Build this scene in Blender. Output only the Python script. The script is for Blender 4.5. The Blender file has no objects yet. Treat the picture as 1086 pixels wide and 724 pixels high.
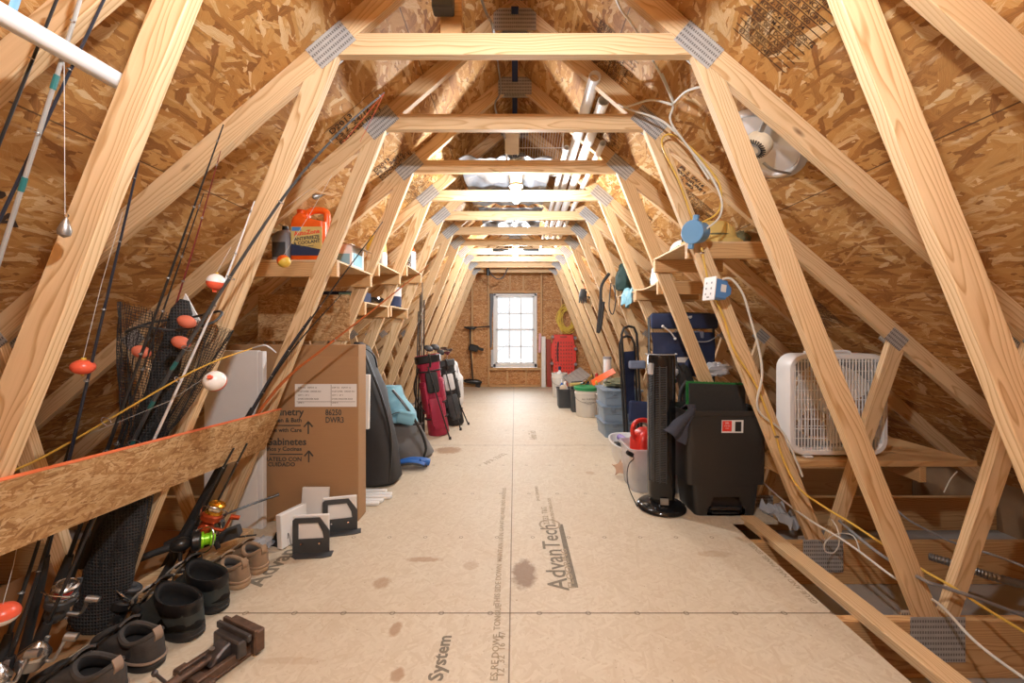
import bpy, bmesh, math, random
from mathutils import Vector, Matrix, Euler, noise
R = math.radians
PI = math.pi
rnd = random.Random(7)
COL = bpy.context.scene.collection
FPX, HX, HY, CH = 424.0, 546.0, 351.0, 1.17          # lens in pixels, vanishing point, camera height

def P(px, py, Y):
    return Vector(((px - HX) * Y / FPX, Y, CH + (HY - py) * Y / FPX))

# ------------------------------------------------------------------ objects
XF = {}
def xf(o):
    return XF.get(o.name, Matrix.Identity(4))

def tag(o, label=None, cat=None, group=None, kind=None):
    if label: o['label'] = label
    if cat: o['category'] = cat
    if group: o['group'] = group
    if kind: o['kind'] = kind
    return o

def thing(name, label, cat, loc=(0, 0, 0), rz=0.0, group=None, rot=None):
    o = bpy.data.objects.new(name, None)
    COL.objects.link(o)
    o.empty_display_size = .05
    e = Euler(rot) if rot else Euler((0, 0, rz))
    o.location = loc
    o.rotation_euler = e
    XF[o.name] = Matrix.Translation(Vector(loc)) @ e.to_matrix().to_4x4()
    return tag(o, label, cat, group)

def link_mesh(name, me, mats, parent=None, matrix=None):
    o = bpy.data.objects.new(name, me)
    COL.objects.link(o)
    if not isinstance(mats, (list, tuple)): mats = [mats]
    me.materials.clear()
    for m in mats: me.materials.append(m)
    M = matrix or Matrix.Identity(4)
    XF[o.name] = (xf(parent) if parent else Matrix.Identity(4)) @ M
    if parent: o.parent = parent
    o.matrix_basis = M
    return o

class MB:
    """collects shapes into one mesh"""
    def __init__(self):
        self.bm = bmesh.new(); self.mi = 0; self.M = Matrix.Identity(4)
    def V(self, p): return self.bm.verts.new(self.M @ Vector(p))
    def F(self, vs):
        try:
            f = self.bm.faces.new(vs); f.material_index = self.mi; return f
        except ValueError:
            return None
    def box(self, c, s, rot=None, bev=0.0, seg=1):
        M = Matrix.Translation(Vector(c))
        if rot is not None: M = M @ (rot if isinstance(rot, Matrix) else Euler(rot).to_matrix().to_4x4())
        M = self.M @ M
        x, y, z = s[0] / 2, s[1] / 2, s[2] / 2
        v = [self.bm.verts.new(M @ Vector(p)) for p in ((-x,-y,-z),(x,-y,-z),(x,y,-z),(-x,y,-z),(-x,-y,z),(x,-y,z),(x,y,z),(-x,y,z))]
        fs = [self.F([v[i] for i in q]) for q in ((0,3,2,1),(4,5,6,7),(0,1,5,4),(1,2,6,5),(2,3,7,6),(3,0,4,7))]
        if bev > 0:
            es = list({e for f in fs for e in f.edges})
            bmesh.ops.bevel(self.bm, geom=es, offset=bev, segments=seg, profile=.5, affect='EDGES', material=-1)
    def box2(self, lo, hi, bev=0.0, seg=1):
        self.box([(a + b) / 2 for a, b in zip(lo, hi)], [abs(b - a) for a, b in zip(lo, hi)], None, bev, seg)
    def prism(self, poly, a, b, axis='y', bev=0.0):
        """2-D outline swept from a to b along an axis; outline gives the two other coordinates in order"""
        def p3(p, t):
            return {'y': (p[0], t, p[1]), 'z': (p[0], p[1], t), 'x': (t, p[0], p[1])}[axis]
        A = [self.V(p3(p, a)) for p in poly]; B = [self.V(p3(p, b)) for p in poly]
        n = len(poly)
        fs = [self.F(A[::-1]), self.F(B)]
        for i in range(n): fs.append(self.F([A[i], A[(i+1) % n], B[(i+1) % n], B[i]]))
        if bev > 0:
            es = list({e for f in fs if f for e in f.edges})
            bmesh.ops.bevel(self.bm, geom=es, offset=bev, segments=1, profile=.5, affect='EDGES', material=-1)
    def loft(self, rings, cap0=True, cap1=True, closed=True):
        L = [[self.V(p) for p in r] for r in rings]
        n = len(L[0])
        for a, b in zip(L, L[1:]):
            for i in range(n if closed else n - 1):
                self.F([a[i], a[(i+1) % n], b[(i+1) % n], b[i]])
        if cap0: self.F(L[0][::-1])
        if cap1: self.F(L[-1])
        return L
    def lathe(self, prof, seg=24, M=None, cap0=True, cap1=True):
        M = M or Matrix.Identity(4)
        rings = [[M @ Vector((max(r, 1e-4) * math.cos(2*PI*i/seg), max(r, 1e-4) * math.sin(2*PI*i/seg), z)) for i in range(seg)] for r, z in prof]
        self.loft(rings, cap0, cap1)
    def cyl(self, p0, p1, r0, r1=None, seg=12, cap=True):
        r1 = r0 if r1 is None else r1
        p0, p1 = Vector(p0), Vector(p1)
        q = (p1 - p0).to_track_quat('Z', 'Y').to_matrix()
        rings = []
        for p, r in ((p0, r0), (p1, r1)):
            rings.append([p + q @ Vector((r * math.cos(2*PI*i/seg), r * math.sin(2*PI*i/seg), 0)) for i in range(seg)])
        self.loft(rings, cap, cap)
    def tube(self, pts, r, seg=8, sub=0, closed=False, flat=1.0):
        pts = [Vector(p) for p in pts]
        if sub: pts = smooth(pts, sub, closed)
        n = len(pts)
        if n < 2: return
        rad = r if isinstance(r, (list, tuple)) else None
        t0 = (pts[1] - pts[0]).normalized()
        up = Vector((0, 0, 1)) if abs(t0.z) < .9 else Vector((1, 0, 0))
        nx = t0.cross(up).normalized()
        rings = []
        for i, p in enumerate(pts):
            if closed: t = (pts[(i+1) % n] - pts[i-1])
            else: t = pts[min(i+1, n-1)] - pts[max(i-1, 0)]
            if t.length < 1e-9: t = t0
            t = t.normalized()
            nx = (nx - t * nx.dot(t))
            nx = nx.normalized() if nx.length > 1e-6 else t.orthogonal().normalized()
            ny = t.cross(nx)
            if rad:
                k = i / (n - 1) * (len(rad) - 1); a = int(k); b = min(a + 1, len(rad) - 1); rr = rad[a] + (rad[b] - rad[a]) * (k - a)
            else: rr = r
            rings.append([p + nx * rr * math.cos(2*PI*j/seg) + ny * rr * flat * math.sin(2*PI*j/seg) for j in range(seg)])
        if closed: rings.append(rings[0][:]); self.loft(rings, False, False)
        else: self.loft(rings)
    def ring(self, c, nrm, R_, r, seg=20, rs=6):
        c = Vector(c); q = Vector(nrm).normalized().to_track_quat('Z', 'Y').to_matrix()
        self.tube([c + q @ Vector((R_ * math.cos(2*PI*i/seg), R_ * math.sin(2*PI*i/seg), 0)) for i in range(seg)], r, rs, 0, True)
    def ball(self, c, s, seg=16, rings=10, rot=None, fn=None):
        s = (s, s, s) if isinstance(s, (int, float)) else s
        Rm = Euler(rot).to_matrix() if rot else Matrix.Identity(3)
        L = []
        for j in range(rings + 1):
            a = -PI/2 + PI * j / rings
            ca = max(math.cos(a), .004)
            row = []
            for i in range(seg):
                p = Vector((s[0]*ca*math.cos(2*PI*i/seg), s[1]*ca*math.sin(2*PI*i/seg), s[2]*math.sin(a)))
                if fn: p = fn(p)
                row.append(Vector(c) + Rm @ p)
            L.append(row)
        self.loft(L)
    def sheet(self, fn, nu, nv, th=0.0):
        g = [[Vector(fn(i / nu, j / nv)) for j in range(nv + 1)] for i in range(nu + 1)]
        def grid(G):
            return [[self.V(p) for p in row] for row in G]
        A = grid(g)
        for i in range(nu):
            for j in range(nv): self.F([A[i][j], A[i+1][j], A[i+1][j+1], A[i][j+1]])
        if th:
            H = []
            for i in range(nu + 1):
                row = []
                for j in range(nv + 1):
                    du = g[min(i+1, nu)][j] - g[max(i-1, 0)][j]; dv = g[i][min(j+1, nv)] - g[i][max(j-1, 0)]
                    n_ = du.cross(dv); n_ = n_.normalized() if n_.length > 1e-12 else Vector((0, 0, 1))
                    row.append(g[i][j] - n_ * th)
                H.append(row)
            B = grid(H)
            for i in range(nu):
                for j in range(nv): self.F([B[i][j], B[i][j+1], B[i+1][j+1], B[i+1][j]])
                self.F([A[i][0], B[i][0], B[i+1][0], A[i+1][0]]); self.F([A[i][nv], A[i+1][nv], B[i+1][nv], B[i][nv]])
            for j in range(nv):
                self.F([A[0][j], A[0][j+1], B[0][j+1], B[0][j]]); self.F([A[nu][j], B[nu][j], B[nu][j+1], A[nu][j+1]])
    def build(self, name, mats, parent=None, world=False, smooth_=False, keep=False, angle=40, subsurf=0):
        bm = self.bm
        if world and parent: bm.transform(xf(parent).inverted())
        bmesh.ops.recalc_face_normals(bm, faces=bm.faces)
        M = None
        if parent is None and not keep and bm.verts:
            xs = [v.co.x for v in bm.verts]; ys = [v.co.y for v in bm.verts]; zs = [v.co.z for v in bm.verts]
            c = Vector(((min(xs)+max(xs))/2, (min(ys)+max(ys))/2, min(zs)))
            bm.transform(Matrix.Translation(-c)); M = Matrix.Translation(c)
        me = bpy.data.meshes.new(name)
        bm.to_mesh(me); bm.free()
        if smooth_:
            me.polygons.foreach_set('use_smooth', [True] * len(me.polygons))
            if angle < 180:
                try: me.set_sharp_from_angle(angle=R(angle))
                except Exception: pass
        o = link_mesh(name, me, mats, parent, M)
        if subsurf:
            s = o.modifiers.new('sub', 'SUBSURF'); s.levels = subsurf; s.render_levels = subsurf
        return o

def smooth(pts, sub, closed=False):
    """Catmull-Rom"""
    pts = [Vector(p) for p in pts]; n = len(pts); out = []
    rng = range(n) if closed else range(n - 1)
    for i in rng:
        if closed: p0, p1, p2, p3 = pts[i-1], pts[i], pts[(i+1) % n], pts[(i+2) % n]
        else: p0, p1, p2, p3 = pts[max(i-1, 0)], pts[i], pts[i+1], pts[min(i+2, n-1)]
        for k in range(sub):
            t = k / sub
            out.append(.5 * ((2*p1) + (p2-p0)*t + (2*p0-5*p1+4*p2-p3)*t*t + (3*p1-p0-3*p2+p3)*t*t*t))
    if not closed: out.append(pts[-1])
    return out

def rrect(w, d, r, z=0.0, n=5, cx=0.0, cy=0.0, fn=None):
    r = min(r, w/2 - 1e-4, d/2 - 1e-4)
    out = []
    for sx, sy, a0 in ((1, 1, 0), (-1, 1, 90), (-1, -1, 180), (1, -1, 270)):
        for k in range(n):
            a = R(a0 + 90 * k / (n - 1))
            out.append(Vector((cx + sx*(w/2-r) + r*math.cos(a), cy + sy*(d/2-r) + r*math.sin(a), z)))
    return [fn(p) for p in out] if fn else out

def frame(p0, p1, side):
    """matrix with X along p0->p1, Y near the given side direction, origin at the middle"""
    p0, p1 = Vector(p0), Vector(p1)
    x = (p1 - p0).normalized(); s = Vector(side); y = (s - x * s.dot(x)).normalized(); z = x.cross(y)
    M = Matrix((x, y, z)).transposed().to_4x4(); M.translation = (p0 + p1) / 2
    return M

def board(name, p0, p1, w, t, side, mat, parent=None, bev=.002):
    """a straight piece of lumber: w along `side`, t across; grain runs along its own X"""
    L = (Vector(p1) - Vector(p0)).length
    mb = MB(); mb.box((0, 0, 0), (L, w, t), None, bev)
    M = frame(p0, p1, side)
    if parent: M = xf(parent).inverted() @ M
    bmesh.ops.recalc_face_normals(mb.bm, faces=mb.bm.faces)
    me = bpy.data.meshes.new(name); mb.bm.to_mesh(me); mb.bm.free()
    return link_mesh(name, me, mat, parent, M)

def member(name, poly, y0, y1, a, b, mat, parent):
    """lumber piece cut to an outline in the XZ plane, with its own X running from a to b"""
    M = frame((a[0], (y0+y1)/2, a[1]), (b[0], (y0+y1)/2, b[1]), (0, 1, 0))
    Mi = M.inverted()
    mb = MB(); mb.prism(poly, y0, y1, 'y', .002)
    mb.bm.transform(Mi)
    bmesh.ops.recalc_face_normals(mb.bm, faces=mb.bm.faces)
    me = bpy.data.meshes.new(name); mb.bm.to_mesh(me); mb.bm.free()
    if parent: M = xf(parent).inverted() @ M
    return link_mesh(name, me, mat, parent, M)

def copy_tree(o, parent=None, loc=None, rz=None):
    c = o.copy(); COL.objects.link(c)
    if parent: c.parent = parent
    if loc is not None: c.location = loc
    if rz is not None: c.rotation_euler = (0, 0, rz)
    if parent: XF[c.name] = xf(parent) @ c.matrix_basis
    else: XF[c.name] = Matrix.Translation(c.location) @ c.rotation_euler.to_matrix().to_4x4()
    for ch in list(o.children): copy_tree(ch, c)
    return c

def text(name, s, size, M, mat, parent=None, align='LEFT', bold=0.0, sx=1.0, spacing=1.0, ext=.0004):
    cu = bpy.data.curves.new(name, 'FONT'); cu.body = s; cu.size = size; cu.align_x = align; cu.align_y = 'CENTER'
    cu.extrude = ext; cu.offset = bold; cu.space_line = spacing; cu.resolution_u = 2
    tmp = bpy.data.objects.new(name + '_t', cu); COL.objects.link(tmp)
    me = bpy.data.meshes.new_from_object(tmp)
    bpy.data.objects.remove(tmp); bpy.data.curves.remove(cu)
    me.name = name
    if sx != 1.0: me.transform(Matrix.Diagonal((sx, 1, 1, 1)))
    if parent: M = xf(parent).inverted() @ M
    return link_mesh(name, me, mat, parent, M)

def orient(o, x, y):
    """matrix at o with X along x (text direction) and Y along y (text up)"""
    x = Vector(x).normalized(); y = Vector(y); y = (y - x * y.dot(x)).normalized(); z = x.cross(y)
    M = Matrix((x, y, z)).transposed().to_4x4(); M.translation = Vector(o)
    return M
# ------------------------------------------------------------------ materials
class NT:
    def __init__(self, name):
        self.m = bpy.data.materials.new(name); self.m.use_nodes = True
        self.t = self.m.node_tree; self.t.nodes.clear()
        self.out = self.n('ShaderNodeOutputMaterial')
    def n(self, typ, props=None, **ins):
        nd = self.t.nodes.new(typ)
        for k, v in (props or {}).items(): setattr(nd, k, v)
        for k, v in ins.items(): self.set(nd, k, v)
        return nd
    def set(self, nd, k, v):
        key = k.replace('_', ' ')
        s = nd.inputs[int(k[1:])] if k[0] == 'i' and k[1:].isdigit() else nd.inputs[key]
        if isinstance(v, bpy.types.NodeSocket): self.t.links.new(v, s)
        else: s.default_value = v
    def math(self, op, a, b=0.0, c=0.0, clamp=False):
        return self.n('ShaderNodeMath', {'operation': op, 'use_clamp': clamp}, i0=a, i1=b, i2=c).outputs[0]
    def vmath(self, op, a, b=(0, 0, 0)):
        nd = self.n('ShaderNodeVectorMath', {'operation': op}, i0=a, i1=b)
        return nd.outputs['Value'] if op in ('LENGTH', 'DISTANCE', 'DOT_PRODUCT') else nd.outputs[0]
    def mix(self, f, a, b, blend='MIX'):
        nd = self.n('ShaderNodeMix', {'data_type': 'RGBA', 'blend_type': blend})
        for i, v in ((0, f), (6, a), (7, b)):
            if isinstance(v, bpy.types.NodeSocket): self.t.links.new(v, nd.inputs[i])
            else: nd.inputs[i].default_value = (*v, 1.0)[:4] if isinstance(v, (tuple, list)) else v
        return nd.outputs[2]
    def mixf(self, f, a, b):
        nd = self.n('ShaderNodeMix', {'data_type': 'FLOAT'})
        for i, v in ((0, f), (2, a), (3, b)):
            if isinstance(v, bpy.types.NodeSocket): self.t.links.new(v, nd.inputs[i])
            else: nd.inputs[i].default_value = v
        return nd.outputs[0]
    def ramp(self, f, stops):
        nd = self.n('ShaderNodeValToRGB'); cr = nd.color_ramp
        while len(cr.elements) < len(stops): cr.elements.new(.5)
        for e, (p, c) in zip(cr.elements, stops): e.position = p; e.color = (*c, 1.0)[:4]
        self.t.links.new(f, nd.inputs[0]); return nd.outputs[0]
    def coord(self, which='Object', rand=True, amt=7.0):
        c = self.n('ShaderNodeTexCoord').outputs[which]
        if rand:
            r = self.n('ShaderNodeObjectInfo').outputs['Random']
            k = self.n('ShaderNodeCombineXYZ', None, X=self.math('MULTIPLY', r, amt), Y=self.math('MULTIPLY', self.math('FRACT', self.math('MULTIPLY', r, 37.3)), .05), Z=self.math('MULTIPLY', self.math('FRACT', self.math('MULTIPLY', r, 91.7)), .04)).outputs[0]
            c = self.vmath('ADD', c, k)
        return c
    def mapping(self, v, scale=(1, 1, 1), rot=(0, 0, 0), loc=(0, 0, 0), typ='POINT'):
        return self.n('ShaderNodeMapping', {'vector_type': typ}, Vector=v, Scale=scale, Rotation=rot, Location=loc).outputs[0]
    def noise(self, v, scale=5.0, detail=3.0, rough=.5, dist=0.0, color=False):
        nd = self.n('ShaderNodeTexNoise', None, Vector=v, Scale=scale, Detail=detail, Roughness=rough, Distortion=dist)
        return nd.outputs['Color' if color else 'Fac']
    def bsdf(self, color, rough=.6, metal=0.0, bump=None, bstr=.2, bdist=.01, **kw):
        b = self.n('ShaderNodeBsdfPrincipled')
        self.set(b, 'Base Color', color if isinstance(color, bpy.types.NodeSocket) else (*color, 1.0)[:4])
        self.set(b, 'Roughness', rough); self.set(b, 'Metallic', metal)
        for k, v in kw.items(): self.set(b, k, v)
        if bump is not None:
            bp = self.n('ShaderNodeBump', None, Height=bump, Strength=bstr, Distance=bdist)
            self.t.links.new(bp.outputs[0], b.inputs['Normal'])
        self.t.links.new(b.outputs[0], self.out.inputs[0])
        return self.m

def plain(name, color, rough=.5, metal=0.0, var=.12, scale=18.0, bump=0.0, **kw):
    t = NT(name); c = t.coord('Object')
    f = t.noise(c, scale, 4)
    col = t.mix(f, [x * (1 - var) for x in color], [min(1, x * (1 + var)) for x in color])
    return t.bsdf(col, t.mixf(f, max(0, rough - .06), min(1, rough + .06)), metal, f if bump else None, bump, .004, **kw)

def pine(name, light, dark, scale=1.0, knots=True):
    t = NT(name); c = t.coord('Object', True, 9.0)
    r = t.n('ShaderNodeObjectInfo').outputs['Random']
    wob = t.noise(t.mapping(c, (.9, 5, 5)), 1.6, 2, .5, color=True)
    v = t.vmath('ADD', t.mapping(c, (.10, 1, 1), loc=(0, .06, .022)), t.vmath('MULTIPLY', t.vmath('SUBTRACT', wob, (.5, .5, .5)), (.0, .085, .085)))
    w = t.n('ShaderNodeTexWave', {'wave_type': 'RINGS', 'rings_direction': 'X', 'wave_profile': 'SAW'}, Vector=v, Scale=31.0 * scale, Distortion=1.2, Detail=2.0, Detail_Scale=1.2, Detail_Roughness=.5)
    ring = t.ramp(w.outputs['Fac'], [(0, (0, 0, 0)), (.62, (.25,) * 3), (.9, (1,) * 3), (1, (.1,) * 3)])
    fib = t.noise(t.mapping(c, (3, 130, 130)), 1.0, 3, .6)
    tone = t.noise(t.mapping(c, (.8, 6, 6)), 1.0, 2)
    f = t.math('ADD', t.math('MULTIPLY', ring, .92), t.math('MULTIPLY', t.math('SUBTRACT', fib, .5), .55), clamp=True)
    f = t.math('ADD', f, t.math('MULTIPLY', t.math('SUBTRACT', tone, .5), .5), clamp=True)
    col = t.mix(f, light, dark)
    # pieces differ a little in tone
    col = t.mix(t.math('MULTIPLY', t.math('FRACT', t.math('MULTIPLY', r, 13.7)), .55), col, [light[0]*.80, light[1]*.72, light[2]*.62], 'MIX')
    if knots:
        vo = t.n('ShaderNodeTexVoronoi', {'feature': 'F1'}, Vector=t.mapping(c, (3.2, 9, 9)), Scale=1.0)
        k = t.math('SUBTRACT', 1.6, t.math('MULTIPLY', vo.outputs['Distance'], 12.0), clamp=True)
        k = t.math('MULTIPLY', k, t.math('GREATER_THAN', t.n('ShaderNodeSeparateColor', None, Color=vo.outputs['Color']).outputs[0], .5))
        col = t.mix(t.math('MULTIPLY', k, .95, clamp=True), col, (.14, .055, .018))
    return t.bsdf(col, .62, 0, ring, .08, .002)

def osb(name, ramp, size=1.0, crack=.5, seams=True, warp=.012):
    t = NT(name); c = t.coord('Object', False)
    wn = t.noise(c, 30.0 / size, 3, .6, color=True)
    c2 = t.vmath('ADD', c, t.vmath('MULTIPLY', t.vmath('SUBTRACT', wn, (.5, .5, .5)), (warp * size,) * 3))
    pri = val = hue = None
    for ang, L, W, off in ((6, .21, .024, 0), (-17, .17, .021, 3.1), (24, .15, .019, 7.7), (-42, .12, .024, 11.3), (58, .11, .030, 17.9), (-5, .24, .017, 23.3), (-78, .08, .026, 31.7)):
        v = t.mapping(c2, (L * size, W * size, 1), (0, 0, R(ang)), (off, off * .37, 0), 'TEXTURE')
        vo = t.n('ShaderNodeTexVoronoi', {'feature': 'F1', 'voronoi_dimensions': '2D'}, Vector=v, Scale=1.0, Randomness=1.0)
        sp = t.n('ShaderNodeSeparateColor', None, Color=vo.outputs['Color'])
        p, q = sp.outputs[0], sp.outputs[1]
        p = t.math('SUBTRACT', p, t.math('MULTIPLY', vo.outputs['Distance'], .55))
        g = t.noise(t.mapping(v, (.8, 7, 1)), 2.6, 3, .7)
        q = t.math('ADD', q, t.math('MULTIPLY', t.math('SUBTRACT', g, .5), 1.1))
        if pri is None: pri, val = p, q
        else:
            m = t.math('GREATER_THAN', p, pri)
            val = t.mixf(m, val, q); pri = t.math('MAXIMUM', pri, p)
    col = t.ramp(val, ramp)
    dark = t.math('SUBTRACT', 1.0, t.math('MULTIPLY', t.math('ADD', pri, .02), 7.0), clamp=True)
    col = t.mix(t.math('MULTIPLY', dark, crack), col, (.06, .025, .008))
    sl = t.noise(t.mapping(c2, (5 / size, 46 / size, 1), (0, 0, R(9))), 1.0, 3, .65)
    col = t.mix(t.math('MULTIPLY', t.math('SUBTRACT', sl, .60, clamp=True), 5.0, clamp=True), col, (.15, .058, .016))
    s2 = t.noise(t.mapping(c2, (7 / size, 30 / size, 1), (0, 0, R(-24)), (3.3, 1.7, 0)), 1.0, 3, .65)
    col = t.mix(t.math('MULTIPLY', t.math('SUBTRACT', s2, .60, clamp=True), 5.0, clamp=True), col, (.80, .62, .38))
    big = t.noise(c, 1.3, 2)
    col = t.mix(t.math('MULTIPLY', t.math('SUBTRACT', big, .35, clamp=True), .9), col, (.36, .18, .06), 'MIX')
    if seams:
        sx = t.n('ShaderNodeSeparateXYZ', None, Vector=c)
        ax = t.math('ABSOLUTE', t.math('SUBTRACT', t.math('FRACT', t.math('DIVIDE', sx.outputs[1], 1.22)), .5))
        ln = t.math('LESS_THAN', ax, .0022)
        col = t.mix(t.math('MULTIPLY', ln, .8), col, (.06, .025, .01))
    return t.bsdf(col, .66, 0, val, .25, .004)

M = {}
M['pine'] = pine('pine', (.78, .575, .345), (.45, .245, .09))
M['pine_dark'] = pine('pine_dark', (.66, .42, .20), (.42, .205, .07))
M['osb_roof'] = osb('osb_roof', [(0, (.25, .095, .022)), (.25, (.43, .195, .048)), (.55, (.52, .265, .074)), (.82, (.60, .345, .12)), (1, (.77, .57, .33))], 1.25)
M['osb_wall'] = osb('osb_wall', [(0, (.34, .12, .03)), (.3, (.50, .22, .07)), (.6, (.60, .30, .105)), (.85, (.67, .38, .16)), (1, (.75, .5, .27))], .62)
M['osb_board'] = osb('osb_board', [(0, (.32, .155, .055)), (.25, (.48, .265, .105)), (.6, (.62, .39, .18)), (1, (.76, .56, .32))], .40, .5, False)

def floor_mat():
    t = NT('subfloor'); c = t.coord('Object', False)
    s = t.n('ShaderNodeSeparateXYZ', None, Vector=c)
    wn = t.noise(c, 14, 3, .6, color=True)
    c2 = t.vmath('ADD', c, t.vmath('MULTIPLY', t.vmath('SUBTRACT', wn, (.5, .5, .5)), (.03,) * 3))
    pri = val = None
    for ang, L, W, off in ((80, .06, .011, 0), (25, .05, .010, 3.1), (-40, .045, .010, 7.7)):
        v = t.mapping(c2, (L, W, 1), (0, 0, R(ang)), (off, off * .37, 0), 'TEXTURE')
        vo = t.n('ShaderNodeTexVoronoi', {'feature': 'F1', 'voronoi_dimensions': '2D'}, Vector=v, Scale=1.0)
        sp = t.n('ShaderNodeSeparateColor', None, Color=vo.outputs['Color'])
        p, q = sp.outputs[0], sp.outputs[1]
        if pri is None: pri, val = p, q
        else:
            m = t.math('GREATER_THAN', p, pri); val = t.mixf(m, val, q); pri = t.math('MAXIMUM', pri, p)
    col = t.ramp(val, [(0, (.535, .445, .325)), (.5, (.575, .495, .375)), (1, (.61, .535, .415))])
    big = t.noise(c, 2.2, 4, .6)
    col = t.mix(t.math('MULTIPLY', t.math('SUBTRACT', big, .45, clamp=True), 1.2), col, (.49, .375, .25))
    # worn paler walking strip further down the attic
    # small specks
    sp = t.noise(c, 75, 2, .6)
    col = t.mix(t.math('MULTIPLY', t.math('GREATER_THAN', sp, .715), .6), col, (.13, .07, .03))
    # stains
    def stain(cx, cy, rx, ry, k, colr=(.29, .135, .045)):
        nonlocal col
        d = t.vmath('LENGTH', t.mapping(c, (1/rx, 1/ry, 0), loc=(-cx/rx, -cy/ry, 0)))
        n = t.noise(c, 26, 4, .65)
        f = t.math('SUBTRACT', 1.35, t.math('ADD', d, t.math('MULTIPLY', n, .9)), clamp=True)
        f = t.math('MULTIPLY', t.math('MULTIPLY', f, 3.2, clamp=True), k)
        col = t.mix(f, col, colr)
    stain(.045, 1.93, .075, .15, .8, (.20, .11, .055))
    stain(-.655, 3.93, .17, .15, .7)
    stain(-.47, 2.05, .12, .03, .55); stain(-.62, 1.86, .05, .06, .5); stain(-.47, 1.57, .03, .05, .6)
    stain(-.40, 1.36, .03, .04, .6); stain(-.80, 1.42, .16, .02, .2); stain(-.22, 2.0, .05, .05, .35)
    stain(.62, 3.3, .05, .05, .4); stain(1.05, 2.1, .12, .04, .3)
    def line(axis, pos, w, k):
        nonlocal col
        f = t.math('LESS_THAN', t.math('ABSOLUTE', t.math('SUBTRACT', s.outputs[axis], pos)), w)
        col = t.mix(t.math('MULTIPLY', f, k), col, (.10, .055, .025))
    line(0, -.02, .0028, .75); line(1, 1.66, .0032, .85); line(1, 4.10, .004, .8); line(1, 6.54, .005, .6)
    # nail rings at every chord
    nx = t.math('SUBTRACT', t.math('FRACT', t.math('DIVIDE', s.outputs[0], .2033)), .5)
    ny = t.math('SUBTRACT', t.math('FRACT', t.math('DIVIDE', t.math('SUBTRACT', s.outputs[1], 1.355), .61)), .5)
    dd = t.math('SQRT', t.math('ADD', t.math('POWER', t.math('MULTIPLY', nx, .2033), 2.0), t.math('POWER', t.math('MULTIPLY', ny, .61), 2.0)))
    rg = t.math('LESS_THAN', t.math('ABSOLUTE', t.math('SUBTRACT', dd, .0095)), .0022)
    col = t.mix(t.math('MULTIPLY', rg, .7), col, (.12, .08, .05))
    return t.bsdf(col, .62, 0, val, .05, .002)
M['floor'] = floor_mat()

def plate_mat():
    t = NT('galvanised_plate'); c = t.coord('Object')
    s = t.n('ShaderNodeSeparateXYZ', None, Vector=c)
    # rows of punched teeth: local x along the rows
    row = t.math('FRACT', t.math('MULTIPLY', s.outputs[1], 44.0))
    band = t.math('LESS_THAN', t.math('ABSOLUTE', t.math('SUBTRACT', row, .5)), .24)
    u = t.math('FRACT', t.math('MULTIPLY', s.outputs[0], 95.0))
    slot = t.math('MULTIPLY', band, t.math('LESS_THAN', t.math('ABSOLUTE', t.math('SUBTRACT', u, .5)), .32))
    n = t.noise(c, 30, 3)
    col = t.mix(n, (.42, .42, .42), (.62, .62, .61))
    col = t.mix(t.math('MULTIPLY', slot, .7), col, (.10, .09, .085))
    return t.bsdf(col, .5, .35, t.math('SUBTRACT', 1.0, slot), .5, .003)
M['plate'] = plate_mat()

def cardboard(name, a, b):
    t = NT(name); c = t.coord('Object')
    f = t.noise(t.mapping(c, (3, 3, 60)), 3, 3); g = t.noise(c, 2.5, 3)
    return t.bsdf(t.mix(t.math('ADD', t.math('MULTIPLY', f, .4), t.math('MULTIPLY', g, .6)), a, b), .75)
M['card'] = cardboard('cardboard', (.33, .185, .085), (.42, .25, .125))
M['card2'] = cardboard('cardboard_flat', (.30, .16, .07), (.40, .23, .11))
def emit(name, col, s):
    t = NT(name); e = t.n('ShaderNodeEmission', None, Color=(*col, 1), Strength=s)
    t.t.links.new(e.outputs[0], t.out.inputs[0]); return t.m
def glass(name, tint=(1, 1, 1), refl=.08):
    t = NT(name)
    tr = t.n('ShaderNodeBsdfTransparent', None, Color=(*tint, 1)); gl = t.n('ShaderNodeBsdfGlossy', None, Roughness=.03)
    fr = t.n('ShaderNodeFresnel', None, IOR=1.45)
    mx = t.n('ShaderNodeMixShader', None, i0=t.math('MULTIPLY', fr.outputs[0], .8), i1=tr.outputs[0], i2=gl.outputs[0])
    t.t.links.new(mx.outputs[0], t.out.inputs[0]); return t.m
def clear_plastic(name, col=(.8, .82, .84), a=.5, rough=.2, var=True):
    t = NT(name); c = t.coord('Object')
    tr = t.n('ShaderNodeBsdfTransparent', None, Color=(.95, .96, .97, 1))
    b = t.n('ShaderNodeBsdfPrincipled'); t.set(b, 'Base Color', (*col, 1)); t.set(b, 'Roughness', rough)
    f = t.math('ADD', a - .12, t.math('MULTIPLY', t.noise(c, 9, 4), .24)) if var else a
    mx = t.n('ShaderNodeMixShader', None, i0=f, i1=tr.outputs[0], i2=b.outputs[0])
    t.t.links.new(mx.outputs[0], t.out.inputs[0]); return t.m
M['bulb'] = emit('bulb_glow', (1, .96, .88), 170.0)
M['glass'] = glass('window_glass')
M['clear'] = clear_plastic('clear_plastic', (.75, .74, .74), .5, .25)
M['film'] = clear_plastic('plastic_film', (.62, .64, .68), .75, .15)
M['white'] = plain('white_plastic', (.78, .78, .78), .35, 0, .04)
M['white_paint'] = plain('white_paint', (.80, .80, .79), .45, 0, .04)
M['porcelain'] = plain('porcelain', (.85, .84, .81), .25, 0, .03)
M['pvc'] = plain('pvc_pipe', (.80, .80, .81), .3, 0, .03)
M['tan_tube'] = plain('tan_tube', (.62, .40, .24), .5, 0, .06)
M['black'] = plain('black_plastic', (.018, .018, .019), .32, 0, .2)
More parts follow.
